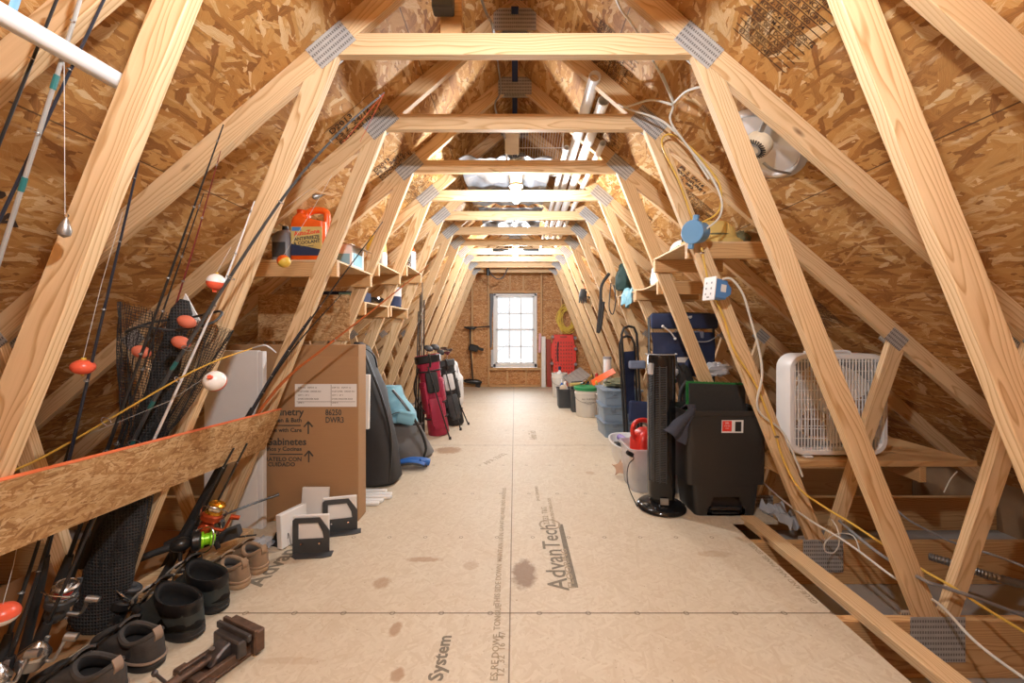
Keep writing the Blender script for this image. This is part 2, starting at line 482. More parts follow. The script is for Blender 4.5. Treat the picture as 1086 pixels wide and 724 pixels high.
M['gloss_black'] = plain('gloss_black', (.010, .010, .011), .12, 0, .2)
M['matte_black'] = plain('matte_black', (.022, .021, .021), .7, 0, .25, 40, .2)
M['can_black'] = plain('bin_plastic', (.026, .025, .024), .48, 0, .12, 160, .12)
M['rubber'] = plain('rubber_backing', (.030, .028, .025), .8, 0, .3, 60, .3)
M['ink'] = plain('stamp_ink', (.075, .068, .058), .8, 0, .3, 90)
M['ink_soft'] = plain('faded_ink', (.34, .275, .19), .8, 0, .3, 90)
M['bag_black'] = plain('black_bag_cloth', (.026, .026, .028), .62, 0, .3, 11, .7)
M['ink_floor'] = plain('floor_ink', (.19, .165, .125), .8, 0, .4, 60)
M['ink_osb'] = plain('sheathing_ink', (.055, .032, .02), .8, 0, .4, 90)
M['gypsum'] = plain('gypsum_back', (.36, .345, .325), .8, 0, .08)
M['navy'] = plain('navy_canvas', (.018, .030, .085), .75, 0, .3, 14, .3)
M['navy_light'] = plain('navy_grey', (.16, .19, .27), .7, 0, .15)
M['towel'] = plain('charcoal_towel', (.045, .048, .066), .95, 0, .35, 120, .6)
M['red'] = plain('red_plastic', (.62, .030, .020), .35, 0, .08)
M['red_pale'] = plain('red_slab', (.78, .055, .038), .4, 0, .06)
M['dark_red'] = plain('dark_red_panel', (.33, .05, .03), .5, 0, .1)
M['crimson'] = plain('crimson_nylon', (.36, .018, .055), .55, 0, .2, 10, .2)
M['orange'] = plain('orange_plastic', (.80, .115, .010), .35, 0, .05)
M['orange_paint'] = plain('orange_paint', (.72, .17, .06), .55, 0, .1)
M['float_red'] = plain('float_red', (.80, .12, .06), .3, 0, .05)
M['float_white'] = plain('float_white', (.82, .80, .77), .3, 0, .03)
M['foam'] = plain('coral_foam', (.62, .16, .09), .7, 0, .15, 60)
M['yellow'] = plain('yellow_jacket', (.70, .45, .06), .45, 0, .1)
M['yellow_soft'] = plain('yellow_foam', (.62, .47, .16), .8, 0, .15)
M['green'] = plain('green_plastic', (.02, .26, .09), .4, 0, .1)
M['lime'] = plain('lime_anodised', (.30, .75, .02), .3, .2, .05)
M['dark_green'] = plain('dark_green_cloth', (.02, .05, .045), .8, 0, .3, 20, .3)
M['turf'] = plain('turf_green', (.015, .16, .03), .9, 0, .3, 200)
M['blue_box'] = plain('blue_pvc_box', (.16, .36, .62), .4, 0, .05)
M['box_blue'] = plain('blue_outlet_box', (.09, .25, .56), .4, 0, .05)
M['light_blue'] = plain('light_blue_nylon', (.24, .50, .62), .6, 0, .12, 12, .2)
M['royal'] = plain('royal_blue_rubber', (.02, .12, .42), .45, 0, .15)
M['tote'] = plain('slate_tote', (.20, .27, .35), .42, 0, .05)
M['tote_lid'] = plain('slate_tote_lid', (.16, .215, .28), .42, 0, .05)
M['grey'] = plain('grey_plastic', (.28, .28, .29), .45, 0, .08)
M['mid_grey'] = plain('grey_nylon', (.16, .155, .15), .7, 0, .15, 14, .2)
M['dark_grey'] = plain('dark_grey', (.055, .058, .062), .55, 0, .15)
M['pail'] = plain('translucent_pail', (.70, .68, .63), .45, 0, .05)
M['steel'] = plain('steel', (.62, .62, .63), .25, 1.0, .08)
M['dull_steel'] = plain('dull_steel', (.36, .35, .34), .42, .9, .2)
M['galv'] = plain('galvanised', (.66, .67, .69), .3, .85, .12, 8)
M['gold'] = plain('gold_anodised', (.72, .36, .04), .25, .9, .1)
M['copper'] = plain('orange_reel', (.45, .07, .02), .3, .6, .1)
M['cork'] = plain('cork_ivory', (.66, .55, .40), .6, 0, .15, 60)
M['rust'] = plain('rusty_iron', (.15, .095, .07), .55, .55, .55, 34, .5)
M['iron'] = plain('dark_iron', (.12, .11, .11), .5, .7, .35, 40, .3)
M['boot'] = plain('black_nubuck', (.036, .043, .041), .72, 0, .4, 26, .35)
M['boot_collar'] = plain('black_leather', (.012, .012, .013), .42, 0, .3, 40, .3)
M['sneaker'] = plain('charcoal_mesh', (.058, .053, .050), .8, 0, .35, 60, .4)
M['sneaker_trim'] = plain('taupe_trim', (.30, .22, .165), .7, 0, .1)
M['tan_shoe'] = plain('tan_suede', (.30, .205, .13), .85, 0, .2, 40, .4)
M['tan_sole'] = plain('tan_sole', (.46, .32, .20), .75, 0, .1, 60, .3)
M['lining'] = plain('shoe_lining', (.014, .014, .015), .9, 0, .3)
M['grey_lining'] = plain('grey_shoe_lining', (.11, .10, .095), .9, 0, .2)
M['lace'] = plain('grey_lace', (.40, .38, .35), .8, 0, .1)
M['sole_black'] = plain('black_sole', (.020, .020, .021), .6, 0, .2)
M['romex_white'] = plain('white_cable', (.66, .64, .58), .45, 0, .05)
M['cable_grey'] = plain('grey_cable', (.30, .30, .31), .45, .2, .1)
M['line'] = plain('fishing_line', (.60, .60, .58), .3, 0, .05)
M['red_line'] = plain('red_line', (.45, .06, .03), .4, 0, .05)
M['silver_blank'] = plain('silver_rod', (.42, .42, .41), .35, .4, .08)
M['grey_blank'] = plain('grey_rod', (.075, .08, .085), .35, .3, .1)
M['dish_white'] = plain('bright_dish', (.88, .88, .90), .25, .2, .06, 5)  # white base colour stands in for light reflected by the metal dish
M['teal_wrap'] = plain('teal_wrap', (.02, .14, .14), .4, 0, .1)
M['orange_rod'] = plain('orange_rod', (.45, .12, .03), .3, 0, .1)
M['yellow_rod'] = plain('yellow_rod', (.70, .44, .08), .3, 0, .08)
M['blue_rod'] = plain('slate_rod', (.028, .033, .05), .3, .2, .1)
M['maroon_rod'] = plain('maroon_rod', (.20, .03, .03), .3, .1, .1)
M['rope'] = plain('yellow_rope', (.80, .60, .10), .7, 0, .15)
M['camo'] = plain('mossy_net', (.16, .16, .09), .9, 0, .5, 40, .4)
M['paper'] = plain('label_paper', (.76, .76, .75), .6, 0, .03)
M['tan_star'] = plain('tan_plush', (.55, .36, .25), .9, 0, .1)
M['purple'] = plain('purple_plastic', (.26, .18, .45), .5, 0, .1)
M['pink'] = plain('pink_plastic', (.74, .42, .46), .5, 0, .1)
M['flashing'] = plain('grey_housewrap', (.13, .14, .155), .6, 0, .2)
M['wood_end'] = plain('cut_wood', (.55, .30, .14), .7, 0, .2)
M['insul'] = plain('brown_kraft', (.26, .16, .085), .8, 0, .3, 6, .3)
M['amber'] = plain('amber_label', (.80, .42, .05), .5, 0, .1)

def netting():
    t = NT('folded_netting'); c = t.coord('Object', False)
    a = t.math('ABSOLUTE', t.math('SINE', t.math('MULTIPLY', t.n('ShaderNodeSeparateXYZ', None, Vector=c).outputs[2], 260.0)))
    s_ = t.n('ShaderNodeSeparateXYZ', None, Vector=c)
    b = t.math('ABSOLUTE', t.math('SINE', t.math('MULTIPLY', t.math('ADD', s_.outputs[0], s_.outputs[1]), 260.0)))
    h = t.math('MULTIPLY', a, b); f = t.noise(c, 14, 4)
    return t.bsdf(t.mix(h, (.055, .055, .057), (.010, .010, .011)), .8, 0, t.math('ADD', f, t.math('MULTIPLY', h, -.5)), .8, .01)
M['netting'] = netting()
M['fan_inside'] = plain('fan_interior', (.30, .31, .33), .6, 0, .06)
# ------------------------------------------------------------------ the attic shell
def roof_z(x): return 3.062 - .86 * abs(x)
def raft_z(x): return 2.945 - .86 * abs(x)            # underside of the rafters
def leg_x(z): return .76 + (2.35 - z) * .4             # centre line of a knee leg
BACK = 8.49

def flat(name, mb, mat, M_, parent=None, kind=None):
    bmesh.ops.recalc_face_normals(mb.bm, faces=mb.bm.faces)
    me = bpy.data.meshes.new(name); mb.bm.to_mesh(me); mb.bm.free()
    if parent: M_ = xf(parent).inverted() @ M_
    return tag(link_mesh(name, me, mat, parent, M_), kind=kind)

f = MB()
f.box2((-1.60, -1.2, -.018), (1.32, 2.46, 0)); f.box2((-1.60, 2.46, -.018), (1.62, 8.47, 0))
floor = tag(f.build('floor', M['floor'], None, keep=True), kind='structure')
g = MB(); g.box2((-3.7, -1.2, -.275), (3.7, 8.49, -.257))
tag(g.build('floor', M['gypsum'], None, keep=True), kind='structure')
SL = 3.75
for s in (-1, 1):
    e = MB(); e.box2((s * 3.455, -1.2, -.26), (s * 3.475, 8.49, .14))
    tag(e.build('trim_%d' % (1 if s < 0 else 2), M['insul'], None, keep=True), kind='structure')
for s in (-1, 1):
    sl = Vector((s, 0, -.86)); L = 5.02
    nrm = Vector((s * .86, 0, 1)).normalized()
    a = Vector((0, 0, 3.062)) + nrm * .007 + sl.normalized() * L / 2
    b = board('ceiling', a + Vector((0, -1.2, 0)), a + Vector((0, 8.5, 0)), L, .012, sl, M['osb_roof'], None, 0)
    tag(b, kind='structure')

WM = orient((0, BACK, 0), (1, 0, 0), (0, 0, 1))
wx0, wx1, wz0, wz1 = -.46, .47, .40, 1.97
w = MB()
w.prism([(-3.7, -.26), (wx0, -.26), (wx0, roof_z(wx0)), (-3.7, -.10)], 0, -.012, 'z')
w.prism([(wx1, -.26), (3.7, -.26), (3.7, -.10), (wx1, roof_z(wx1))], 0, -.012, 'z')
w.prism([(wx0, -.26), (wx1, -.26), (wx1, wz0), (wx0, wz0)], 0, -.012, 'z')
w.prism([(wx0, wz1), (wx1, wz1), (wx1, roof_z(wx1)), (0, 3.062), (wx0, roof_z(wx0))], 0, -.012, 'z')
wall_back = flat('wall_back', w, M['osb_wall'], WM, None, 'structure')
w = MB(); w.prism([(-3.7, -.26), (3.7, -.26), (3.7, -.10), (0, 3.062), (-3.7, -.10)], 0, .012, 'z')
flat('wall_front', w, M['osb_wall'], orient((0, -1.2, 0), (1, 0, 0), (0, 0, 1)), None, 'structure')

# framing on the gable wall
Yf = BACK - .045
def stud(x, z0, z1): board('stud', (x, Yf, z0), (x, Yf, z1), .089, .038, (0, 1, 0), M['pine_dark'], wall_back)
for x in (-.90, .98, -1.52, 1.6): stud(x, 0, raft_z(x) - .02)
stud(-.55, 0, 2.36); stud(.56, 0, 2.36)
for x in (-.10, .18): stud(x, 2.02, 2.36)
for x in (-.16, .24): stud(x, .04, .33)
board('header', (-.53, Yf, 1.995), (.54, Yf, 1.995), .089, .045, (0, 1, 0), M['pine_dark'], wall_back)
board('sill_plate', (-.53, Yf, .375), (.54, Yf, .375), .089, .05, (0, 1, 0), M['pine_dark'], wall_back)
board('bottom_plate', (-1.6, Yf, .019), (1.6, Yf, .019), .089, .038, (0, 1, 0), M['pine_dark'], wall_back)
board('top_plate', (-.72, Yf, 2.38), (.72, Yf, 2.38), .089, .045, (0, 1, 0), M['pine_dark'], wall_back)
# grey housewrap flap beside the window
h = MB(); h.sheet(lambda u, v: (-.525 + .075 * u * (1 - .55 * v) + .01 * math.sin(9 * v), BACK - .10 - .006 * math.sin(7 * v), 1.955 - v * 1.13), 3, 14, .004)
h.build('housewrap_flap', M['flashing'], wall_back, True)
h = MB(); h.box2((-.44, BACK - .03, 1.955), (.45, BACK - .012, 1.99)); h.build('housewrap_flap', M['flashing'], wall_back, True)
h = MB(); h.sheet(lambda u, v: (-.50 + .05 * u, BACK - .097 - .004 * math.sin(11 * v), .78 - v * .36), 2, 8, .004); h.build('housewrap_flap', M['film'], wall_back, True)
# window
win = tag(thing('window_1', None, None, (0, BACK - .02, .42)), kind='structure')
wf = MB()
X0, X1, Z0, Z1 = -.455, .465, .41, 1.955; fw = .06
for lo, hi in (((X0, 0, Z0), (X0+fw, 0, Z1)), ((X1-fw, 0, Z0), (X1, 0, Z1)), ((X0, 0, Z1-.045), (X1, 0, Z1)), ((X0, 0, Z0), (X1, 0, Z0+.075))):
    wf.box2((lo[0], BACK-.075, lo[2]), (hi[0], BACK+.03, hi[2]), .006)
wf.build('window_frame', M['white_paint'], win, True)
zm = 1.20
for n_, (za, zb, yy) in enumerate(((zm-.02, Z1-.045, BACK-.01), (Z0+.07, zm+.02, BACK-.04))):
    sM = MB(); a, b = X0+fw, X1-fw; t_ = .035
    for lo, hi in (((a, za), (a+t_, zb)), ((b-t_, za), (b, zb)), ((a, zb-t_), (b, zb)), ((a, za), (b, za+t_))):
        sM.box2((lo[0], yy-.016, lo[1]), (hi[0], yy+.016, hi[1]), .004)
    sash = sM.build('sash', M['white_paint'], win, True)
    mu = MB()
    for k in (1, 2): xx = a+t_ + (b-a-2*t_)*k/3; mu.box2((xx-.011, yy-.006, za+t_), (xx+.011, yy+.006, zb-t_))
    mu.box2((a+t_, yy-.006, (za+zb)/2-.011), (b-t_, yy+.006, (za+zb)/2+.011))
    mu.build('muntin', M['white_paint'], sash, True)
    p = MB(); p.box2((a+t_, yy-.002, za+t_), (b-t_, yy+.002, zb-t_)); p.build('pane', M['glass'], sash, True)

# ------------------------------------------------------------------ roof trusses
def make_truss(Y, label):
    t = thing('roof_truss', label, 'truss', (0, Y, 0), 0, 'roof trusses along the attic')
    h = .019
    y0, y1 = Y - h, Y + h
    hp = .0445 * math.sqrt(1 + .86**2)
    for s in (-1, 1):
        c = 3.0036
        poly = [(0, c - hp), (0, c + hp), (s * 3.45, c + hp - .86 * 3.45), (s * 3.45, c - hp - .86 * 3.45)]
        member('rafter', poly, y0, y1, (0, c), (s * 3.45, c - .86 * 3.45), M['pine'], t)
        # knee leg
        e = .0475
        def leg_edge(off): # meets the rafter underside
            x = (.76 + off + .4 * (2.35 - 2.945)) / (1 - .344); return (s * x, 2.945 - .86 * x)
        zb = -.0195
        ti, to = leg_edge(-e), leg_edge(e)
        poly = [ti, to, (s * (leg_x(zb) + e), zb), (s * (leg_x(zb) - e), zb)]
        member('leg', poly, y0 + .0006, y1 - .0006, (s * .76, 2.35), (s * 1.7, 0), M['pine'], t)
        # outer web
        ax, az, bx, bz = 1.775, -.0195, 2.16, 1.10
        d = (bx - ax) / (bz - az); e2 = .048
        tl = (bx - e2 + d * (raft_z(bx - e2) - bz), ) ; tr = bx + e2
        def web_top(off):
            x0 = ax + off - d * az
            z = (2.945 - .86 * x0) / (1 + .86 * d); return (s * (x0 + d * z), z)
        poly = [web_top(-e2), web_top(e2), (s * (ax + e2), az), (s * (ax - e2 * .35), az)]
        member('web', poly, y0 + .001, y1 - .001, (s * ax, az), (s * bx, bz), M['pine'], t)
    zc, hz = 2.35, .0445
    xt, xb = (2.945 - zc - hz) / .86, (2.945 - zc + hz) / .86
    member('collar_beam', [(-xt, zc+hz), (xt, zc+hz), (xb, zc-hz), (-xb, zc-hz)], y0 + .0003, y1 - .0003, (-xb, zc), (xb, zc), M['pine'], t)
    member('bottom_chord', [(-3.45, -.255), (3.45, -.255), (3.45, -.0205), (-3.45, -.0205)], y0, y1, (-3.45, -.14), (3.45, -.14), M['pine_dark'], t)
    def plate(x, z, w_, h_, ang):
        for yy in (y0 - .001, y1 + .001):
            mb = MB(); mb.box((0, 0, 0), (w_, h_, .002))
            dx = Vector((math.cos(ang), 0, math.sin(ang))); dy = Vector((-math.sin(ang), 0, math.cos(ang)))
            flat('gusset_plate', mb, M['plate'], orient((x, yy, z), dx, dy), t)
    sl = math.atan(.86)
    for s in (-1, 1):
        plate(s * .762, 2.352, .185, .125, -s * sl)
        plate(s * 1.735, -.095, .225, .185, 0)
        plate(s * 2.15, 1.125, .11, .085, -s * sl)
    plate(0, 2.925, .24, .125, 0)
    return t
ORD = ['first', 'second', 'third', 'fourth', 'fifth', 'sixth', 'seventh', 'eighth', 'ninth', 'tenth', 'eleventh', 'twelfth']
TY = [1.05 + .61 * k for k in range(12)]
EXTRA = {0: ', its collar beam out of view', 1: ', with the biggest metal plates', 2: ', blue electrical boxes on one leg', 11: ', the last before the window wall'}
def tlabel(k):
    return 'pine roof truss, %s counting from the camera%s' % (ORD[k], EXTRA.get(k, ''))
tr0 = make_truss(TY[0], tlabel(0))
for k in range(1, 12):
    c = copy_tree(tr0, None, (0, TY[k], 0)); c['label'] = tlabel(k)

# ledger lying on the chords beside the floor
lg = board('ledger_board', (1.455, -.6, -.0005), (1.455, 2.50, -.0005), .089, .038, (1, 0, 0), M['pine'])
tag(lg, 'flat pine board running over the chords beside the open floor edge', 'board')

# ------------------------------------------------------------------ shelves between the legs
def shelf(Ya, Yb, z, s, x0, x1, label, sag=0.0, ch=.086):
    t = thing('plank_shelf', label, 'shelf', (s * (x0 + x1) / 2, (Ya + Yb) / 2, z - ch - .012), 0, 'shelves between the truss legs')
    b = MB()
    b.sheet(lambda u, v: (x0 + (x1 - x0) * u, -(Yb - Ya) / 2 + (Yb - Ya) * v, -sag * 4 * v * (1 - v)), 1, 8, .010)
    # own frame: x along the bay so the grain follows
    Mx = Matrix.Translation((0, (Ya + Yb) / 2, z - .006)) @ Matrix.Diagonal((s, 1, 1, 1))
    b.bm.transform(Mx)
    b.build('shelf_board', M['pine'], t, True)
    for y in (Ya + .0195, Yb - .0195):
        board('cleat', (s * x0, y, z - .0165 - ch / 2), (s * x1, y, z - .0165 - ch / 2), ch, .038, (0, 0, 1), M['pine_dark'], t)
    return t
T = lambda k: TY[k]
shelf(T(2) + .0205, T(3) - .0205, 1.69, 1, .99, 1.47, 'plank shelf behind the blue round electrical box, holding yellow things')
shelf(T(3) + .0205, T(4) - .0205, 1.54, 1, 1.04, 1.58, 'thin sagging plank shelf with a white bag, above the navy folding chair', .02)
shelf(T(4) + .0205, T(5) - .0205, 1.53, 1, 1.05, 1.58, 'plank shelf with light blue cloth hanging over its edge')
shelf(T(7) + .0205, T(8) - .0205, 1.74, 1, .97, 1.42, 'small plank shelf with orange and white things, far along toward the window')
shelf(T(2) + .0205, T(3) - .0205, 1.585, -1, 1.02, 1.58, 'plank shelf holding the orange antifreeze jug')
shelf(T(3) + .0205, T(4) - .0205, 1.675, -1, .99, 1.47, 'plank shelf with the yellow and white bag, beyond the antifreeze jug')
shelf(T(4) + .0205, T(5) - .0205, 1.76, -1, .95, 1.38, 'plank shelf with the orange capped sealant tube')
shelf(T(3) + .0205, T(4) - .0205, 1.39, -1, 1.09, 1.74, 'low plank shelf behind the chipboard panel, with a blue box')
shelf(T(4) + .0205, T(5) - .0205, 1.40, -1, 1.09, 1.74, 'low plank shelf holding a blue and white can, beyond the blue box')
pn = MB(); pn.box((0, 0, 0), (.65, .33, .012), None, .001)
tag(flat('chipboard_panel', pn, M['osb_board'], orient((-1.505, T(3) - .0265, 1.265), (1, 0, 0), (0, 0, 1))), 'square chipboard panel fixed upright above the tall cardboard box', 'panel')

# ------------------------------------------------------------------ lamps
def lamp(Y, z, label, x=.01, p=22, lit=True):
    t = thing('ceiling_bulb', label, 'light', (x, Y, z), 0, 'bare bulbs under the collar beams')
    m = MB(); m.lathe([(.052, 0), (.056, -.006), (.056, -.018), (.045, -.026), (.030, -.032), (.026, -.045), (.024, -.06)], 24)
    m.build('lampholder', M['porcelain'], t, smooth_=True)
    m = MB(); m.lathe([(.013, -.06), (.014, -.07), (.022, -.088), (.029, -.105), (.031, -.12), (.027, -.137), (.015, -.148), (.003, -.151)], 20)
    m.build('bulb', M['bulb'], t, smooth_=True)
    L = bpy.data.lights.new('bulb_light', 'POINT'); L.energy = p; L.color = (.945, .97, 1.0); L.shadow_soft_size = .035
    o = bpy.data.objects.new('bulb_light', L); COL.objects.link(o); o.location = (x, Y, z - .185)
    return t
def lamp_board(Ya, Yb, z, label):
    tag(board('lamp_board', (.01, Ya, z), (.01, Yb, z), .089, .036, (1, 0, 0), M['pine_dark']), label, 'board')
lamp_board(T(3) + .02, T(4) - .02, 2.36, 'short board between collar beams carrying the bright bulb')
lamp_board(T(7) + .02, T(8) - .02, 2.36, 'short board carrying the bulb further toward the window')
lamp_board(-1.15, T(0) - .02, 2.36, 'long board carrying the added unseen bulb above the camera')
BULBP = 66
lamp(3.20, 2.342, 'bare bulb in white holder glowing between the front collar beams', p=BULBP)
lamp(5.62, 2.342, 'bare glowing bulb further back, above the window end', p=BULBP * 1.5)
su = bpy.data.lights.new('daylight', 'SUN'); su.energy = 24.0; su.angle = R(85); su.color = (.90, .95, 1)
so = bpy.data.objects.new('daylight', su); COL.objects.link(so); so.rotation_euler = Vector((0, -1, -.58)).to_track_quat('-Z', 'Y').to_euler(); so.location = (0, 14, 8)
lamp(.35, 2.342, 'unseen bare bulb added above the camera to brighten the near trusses', p=BULBP * 1.5)  # assumed third bulb, added out of view to brighten the near trusses

# ------------------------------------------------------------------ camera, sky, outdoors
cam = bpy.data.cameras.new('camera'); co = bpy.data.objects.new('camera', cam); COL.objects.link(co)
cam.sensor_width = 36; cam.lens = FPX / 1086 * 36; cam.shift_x = -(HX - 543) / 1086; cam.shift_y = -(362 - HY) / 1086
cam.clip_start = .05
co.location = (0, 0, CH); co.rotation_euler = (R(90), 0, 0)
sc = bpy.context.scene; sc.camera = co
wd = bpy.data.worlds.new('sky'); sc.world = wd; wd.use_nodes = True
nt = wd.node_tree; nt.nodes.clear()
bg = nt.nodes.new('ShaderNodeBackground'); bg.inputs[0].default_value = (.93, .96, 1, 1); bg.inputs[1].default_value = 1.15
ou = nt.nodes.new('ShaderNodeOutputWorld'); nt.links.new(bg.outputs[0], ou.inputs[0])
vs = sc.view_settings; vs.view_transform = 'Standard'; vs.look = 'None'; vs.gamma = 1; vs.exposure = 0.12; vs.use_curve_mapping = False
sc.cycles.max_bounces = 10; sc.cycles.diffuse_bounces = 6; sc.cycles.transparent_max_bounces = 12
sc.cycles.caustics_reflective = False; sc.cycles.caustics_refractive = False
try: sc.cycles.use_denoising = True
except Exception: pass
# ------------------------------------------------------------------ things along the window-right side of the floor
def single(mb, name, mat, label, cat, group=None, smooth_=True, angle=40):
    return tag(mb.build(name, mat, None, smooth_=smooth_, angle=angle), label, cat, group)

def sellipse(w, d, z, n=28, p=2.6, cx=0, cy=0, rz=0.0):
    out = []
    for i in range(n):
        a = 2*PI*i/n; c, s = math.cos(a), math.sin(a)
        x = w/2*math.copysign(abs(c)**(2/p), c); y = d/2*math.copysign(abs(s)**(2/p), s)
        out.append(Vector((cx + x*math.cos(rz) - y*math.sin(rz), cy + x*math.sin(rz) + y*math.cos(rz), z)))
    return out

def lump(mb, c, s, amp=.15, freq=3.0, seg=22, rings=14, seed=0, flat_=True):
    c = Vector(c)
    def fn(p):
        n_ = noise.noise(Vector((p.x/s[0]*freq*.5 + seed, p.y/s[1]*freq*.5, p.z/s[2]*freq*.5))) + .5*noise.noise(Vector((p.x/s[0]*freq + seed, p.y/s[1]*freq + 5, p.z/s[2]*freq)))
        p = p * (1 + amp * n_)
        if flat_ and p.z < -s[2]*.62: p.z = -s[2]*.62
        return p
    mb.ball(c, s, seg, rings, None, fn)

# tower fan ---------------------------------------------------------
tf = thing('tower_fan', 'slim black tower fan standing on a round base before the clear bin', 'fan', (.972, 2.655, 0))
m = MB(); m.lathe([(.150, 0), (.157, .008), (.153, .022), (.14, .032), (.10, .040), (.085, .050)], 40); m.build('base', M['gloss_black'], tf, smooth_=True)
face = R(232)
m = MB(); ring0 = lambda z, k=1.0: sellipse(.172*k, .165*k, z, 36, 2.5)
m.loft([ring0(.045, .86), ring0(.09, .96), ring0(.12), ring0(.97), ring0(1.0, .985), ring0(1.018, .93), ring0(1.022, .6)]); m.build('column', M['gloss_black'], tf, smooth_=True)
m = MB()
for j in range(74):
    z = .20 + .735 * j / 73
    pts = []
    for q in range(7):
        a = face + R(-38 + 76 * q / 6); pts.append((.089*math.cos(a), .087*math.sin(a), z))
    m.tube(pts, .0028, 4)
for q in (-39, -13, 13, 39):
    a = face + R(q); m.cyl((.090*math.cos(a), .088*math.sin(a), .19), (.090*math.cos(a), .088*math.sin(a), .945), .0032, None, 6)
m.build('grille', M['dark_grey'], tf)
m = MB(); a = R(262); m.box((.083*math.cos(a), .083*math.sin(a)-.006, .075), (.05, .004, .042), (0, 0, a + R(90))); m.build('silver_label', M['dull_steel'], tf)
m = MB(); m.tube([(.1*math.cos(a), .09*math.sin(a), 1.018) for a in [R(170 + 20*i) for i in range(11)]], .004, 6); m.build('top_trim', M['grey'], tf)
m = MB(); m.box((-.088, -.055, .925), (.03, .028, .075), (0, .12, R(30)), .005); m.build('remote_holder', M['clear'], tf)
m = MB(); m.tube([P(676, 537, 2.66), P(668, 520, 2.70), P(665, 505, 2.78), P(667, 492, 2.83), P(672, 486, 2.84), P(669, 479, 2.85)], .0035, 6, 6); m.build('cord', M['matte_black'], tf, True, True)
m = MB(); m.box(P(668, 481, 2.83), (.055, .03, .030), (.2, .5, .3), .005); m.build('plug', M['black'], tf, True)

# pedal bin -----------------------------------------------------------
pb = thing('pedal_bin', 'tall black plastic pedal bin with red and white sticker, dark towel over its rim', 'bin', (1.338, 2.67, 0))
m = MB()
def binring(z):
    k = z / .66
    w_ = .385 + .145 * k; d_ = .27 + .06 * k
    r_ = .035; pts = []
    # a fine front edge so that the pedal arch can be cut from it
    for i in range(25): pts.append(Vector((-w_/2 + r_ + (w_ - 2*r_) * i / 24, -d_/2, z)))
    for cx_, cy_, a0 in ((1, -1, -90), (1, 1, 0), (-1, 1, 90), (-1, -1, 180)):
        for q in range(1, 6):
            if cx_ == -1 and cy_ == -1 and q == 5: continue
            a = R(a0 + 90*q/5); pts.append(Vector((cx_*(w_/2-r_) + r_*math.cos(a), cy_*(d_/2-r_) + r_*math.sin(a), z)))
    return pts
zs = [0, .015, .03, .045, .06, .075, .09, .105, .12, .2, .35, .5, .62, .66]
L = m.loft([binring(z) for z in zs], True, False)
kill = []
for f_ in m.bm.faces:
    c_ = f_.calc_center_median()
    if c_.y < -.125 and c_.z < .118 and len(f_.verts) == 4:
        half = .125 - .45 * max(0, c_.z - .03) if c_.z > .03 else .125
        if abs(c_.x) < half * .95: kill.append(f_)
bmesh.ops.delete(m.bm, geom=kill, context='FACES')
m.loft([[p + Vector((0, 0, 0)) for p in binring(.66)], [Vector((p.x*.965, p.y*.94, .655)) for p in binring(.66)], [Vector((p.x*.93, p.y*.9, .2)) for p in binring(.66)]], False, True)
m.build('body', M['can_black'], pb, smooth_=True, angle=35)
m = MB(); m.loft([[Vector((p.x*k, p.y*k2, z)) for p in binring(.66)] for k, k2, z in ((1.0, 1.0, .632), (1.022, 1.03, .636), (1.03, 1.04, .655), (1.022, 1.03, .668), (.99, .985, .668), (.985, .975, .655))], False, False)
m.build('rim', M['can_black'], pb, smooth_=True)
m = MB(); m.box2((-.122, -.10, .004), (.122, -.09, .125)); m.box((0, -.112, .040), (.19, .055, .02), (R(-12), 0, 0), .006); m.box((0, -.112, .014), (.17, .045, .012), None, .003); m.build('pedal', M['black'], pb)
m = MB(); m.box((0, 0, 0), (.135, .080, .003)); SM = orient((1.365, 2.5075, .572), (1, 0, 0), (0, -.0455, 1))
sk = flat('sticker', m, M['paper'], SM, pb)
m = MB(); m.box((-.035, .003, .0019), (.058, .066, .0012)); flat('red_patch', m, M['red_pale'], SM, sk)
m = MB(); m.box((.035, 0, .0019), (.038, .062, .0012)); flat('bin_picture', m, M['black'], SM, sk)
for k, (s_, z_, w_) in enumerate((('30L', .022, .018), ('STEP BIN', .004, .009), ('Durable', -.010, .007))):
    text('lettering', s_, w_, orient(SM @ Vector((-.035, z_, .0028)), (1, 0, 0), (0, 0, 1)), M['paper'], sk, 'CENTER')
# turf mat standing in the bin
tm = thing('turf_mat', 'black backed turf mat with green edge sticking out of the pedal bin', 'mat', (1.36, 2.70, .25))
A = Matrix.Translation((1.37, 2.705, .53)) @ Euler((R(-6), R(2), 0)).to_matrix().to_4x4()
m = MB(); m.M = A; m.box((0, -.004, .03), (.385, .010, .50), None, .003); m.build('backing', M['rubber'], tm, True)
m = MB(); m.M = A; m.box((-.004, .012, .034), (.40, .018, .515), None, .006)
for i in range(90):
    x_ = -.205 + .40 * i / 89; m.cyl((x_, .006, .28), (x_ + rnd.uniform(-.004, .004), .004 + rnd.uniform(-.006, .006), .292 + rnd.uniform(0, .008)), .0028, .001, 4)
    z_ = -.02 + .30 * i / 89; m.cyl((-.195, .006, z_), (-.205 - rnd.uniform(0, .006), rnd.uniform(-.002, .01), z_ + rnd.uniform(-.004, .004)), .0028, .001, 4)
m.build('turf_pile', M['turf'], tm, True)
# towel
def towel(u, v):
    if v < .18:                       # tucked over the rim
        k = v / .18; y = 2.60 - .112*k; z = .66 + .036*math.sin(k*PI*.6) + .006*k; x = 1.105 + .05*(u-.5)
        return (x, y, z)
    k = (v - .18) / .82
    return (1.105 - .115*k + (u-.5)*(.05 + .075*k) + .006*math.sin(k*9), 2.488 + .016*math.sin(u*8.5 + k*2)*(.4 + k), .69 - k*(.145 + .075*u) + .01*math.sin(u*6)*k)
m = MB(); m.sheet(towel, 18, 26, .010)
single(m, 'towel', M['towel'], 'dark charcoal towel draped over the rim of the black pedal bin', 'towel')

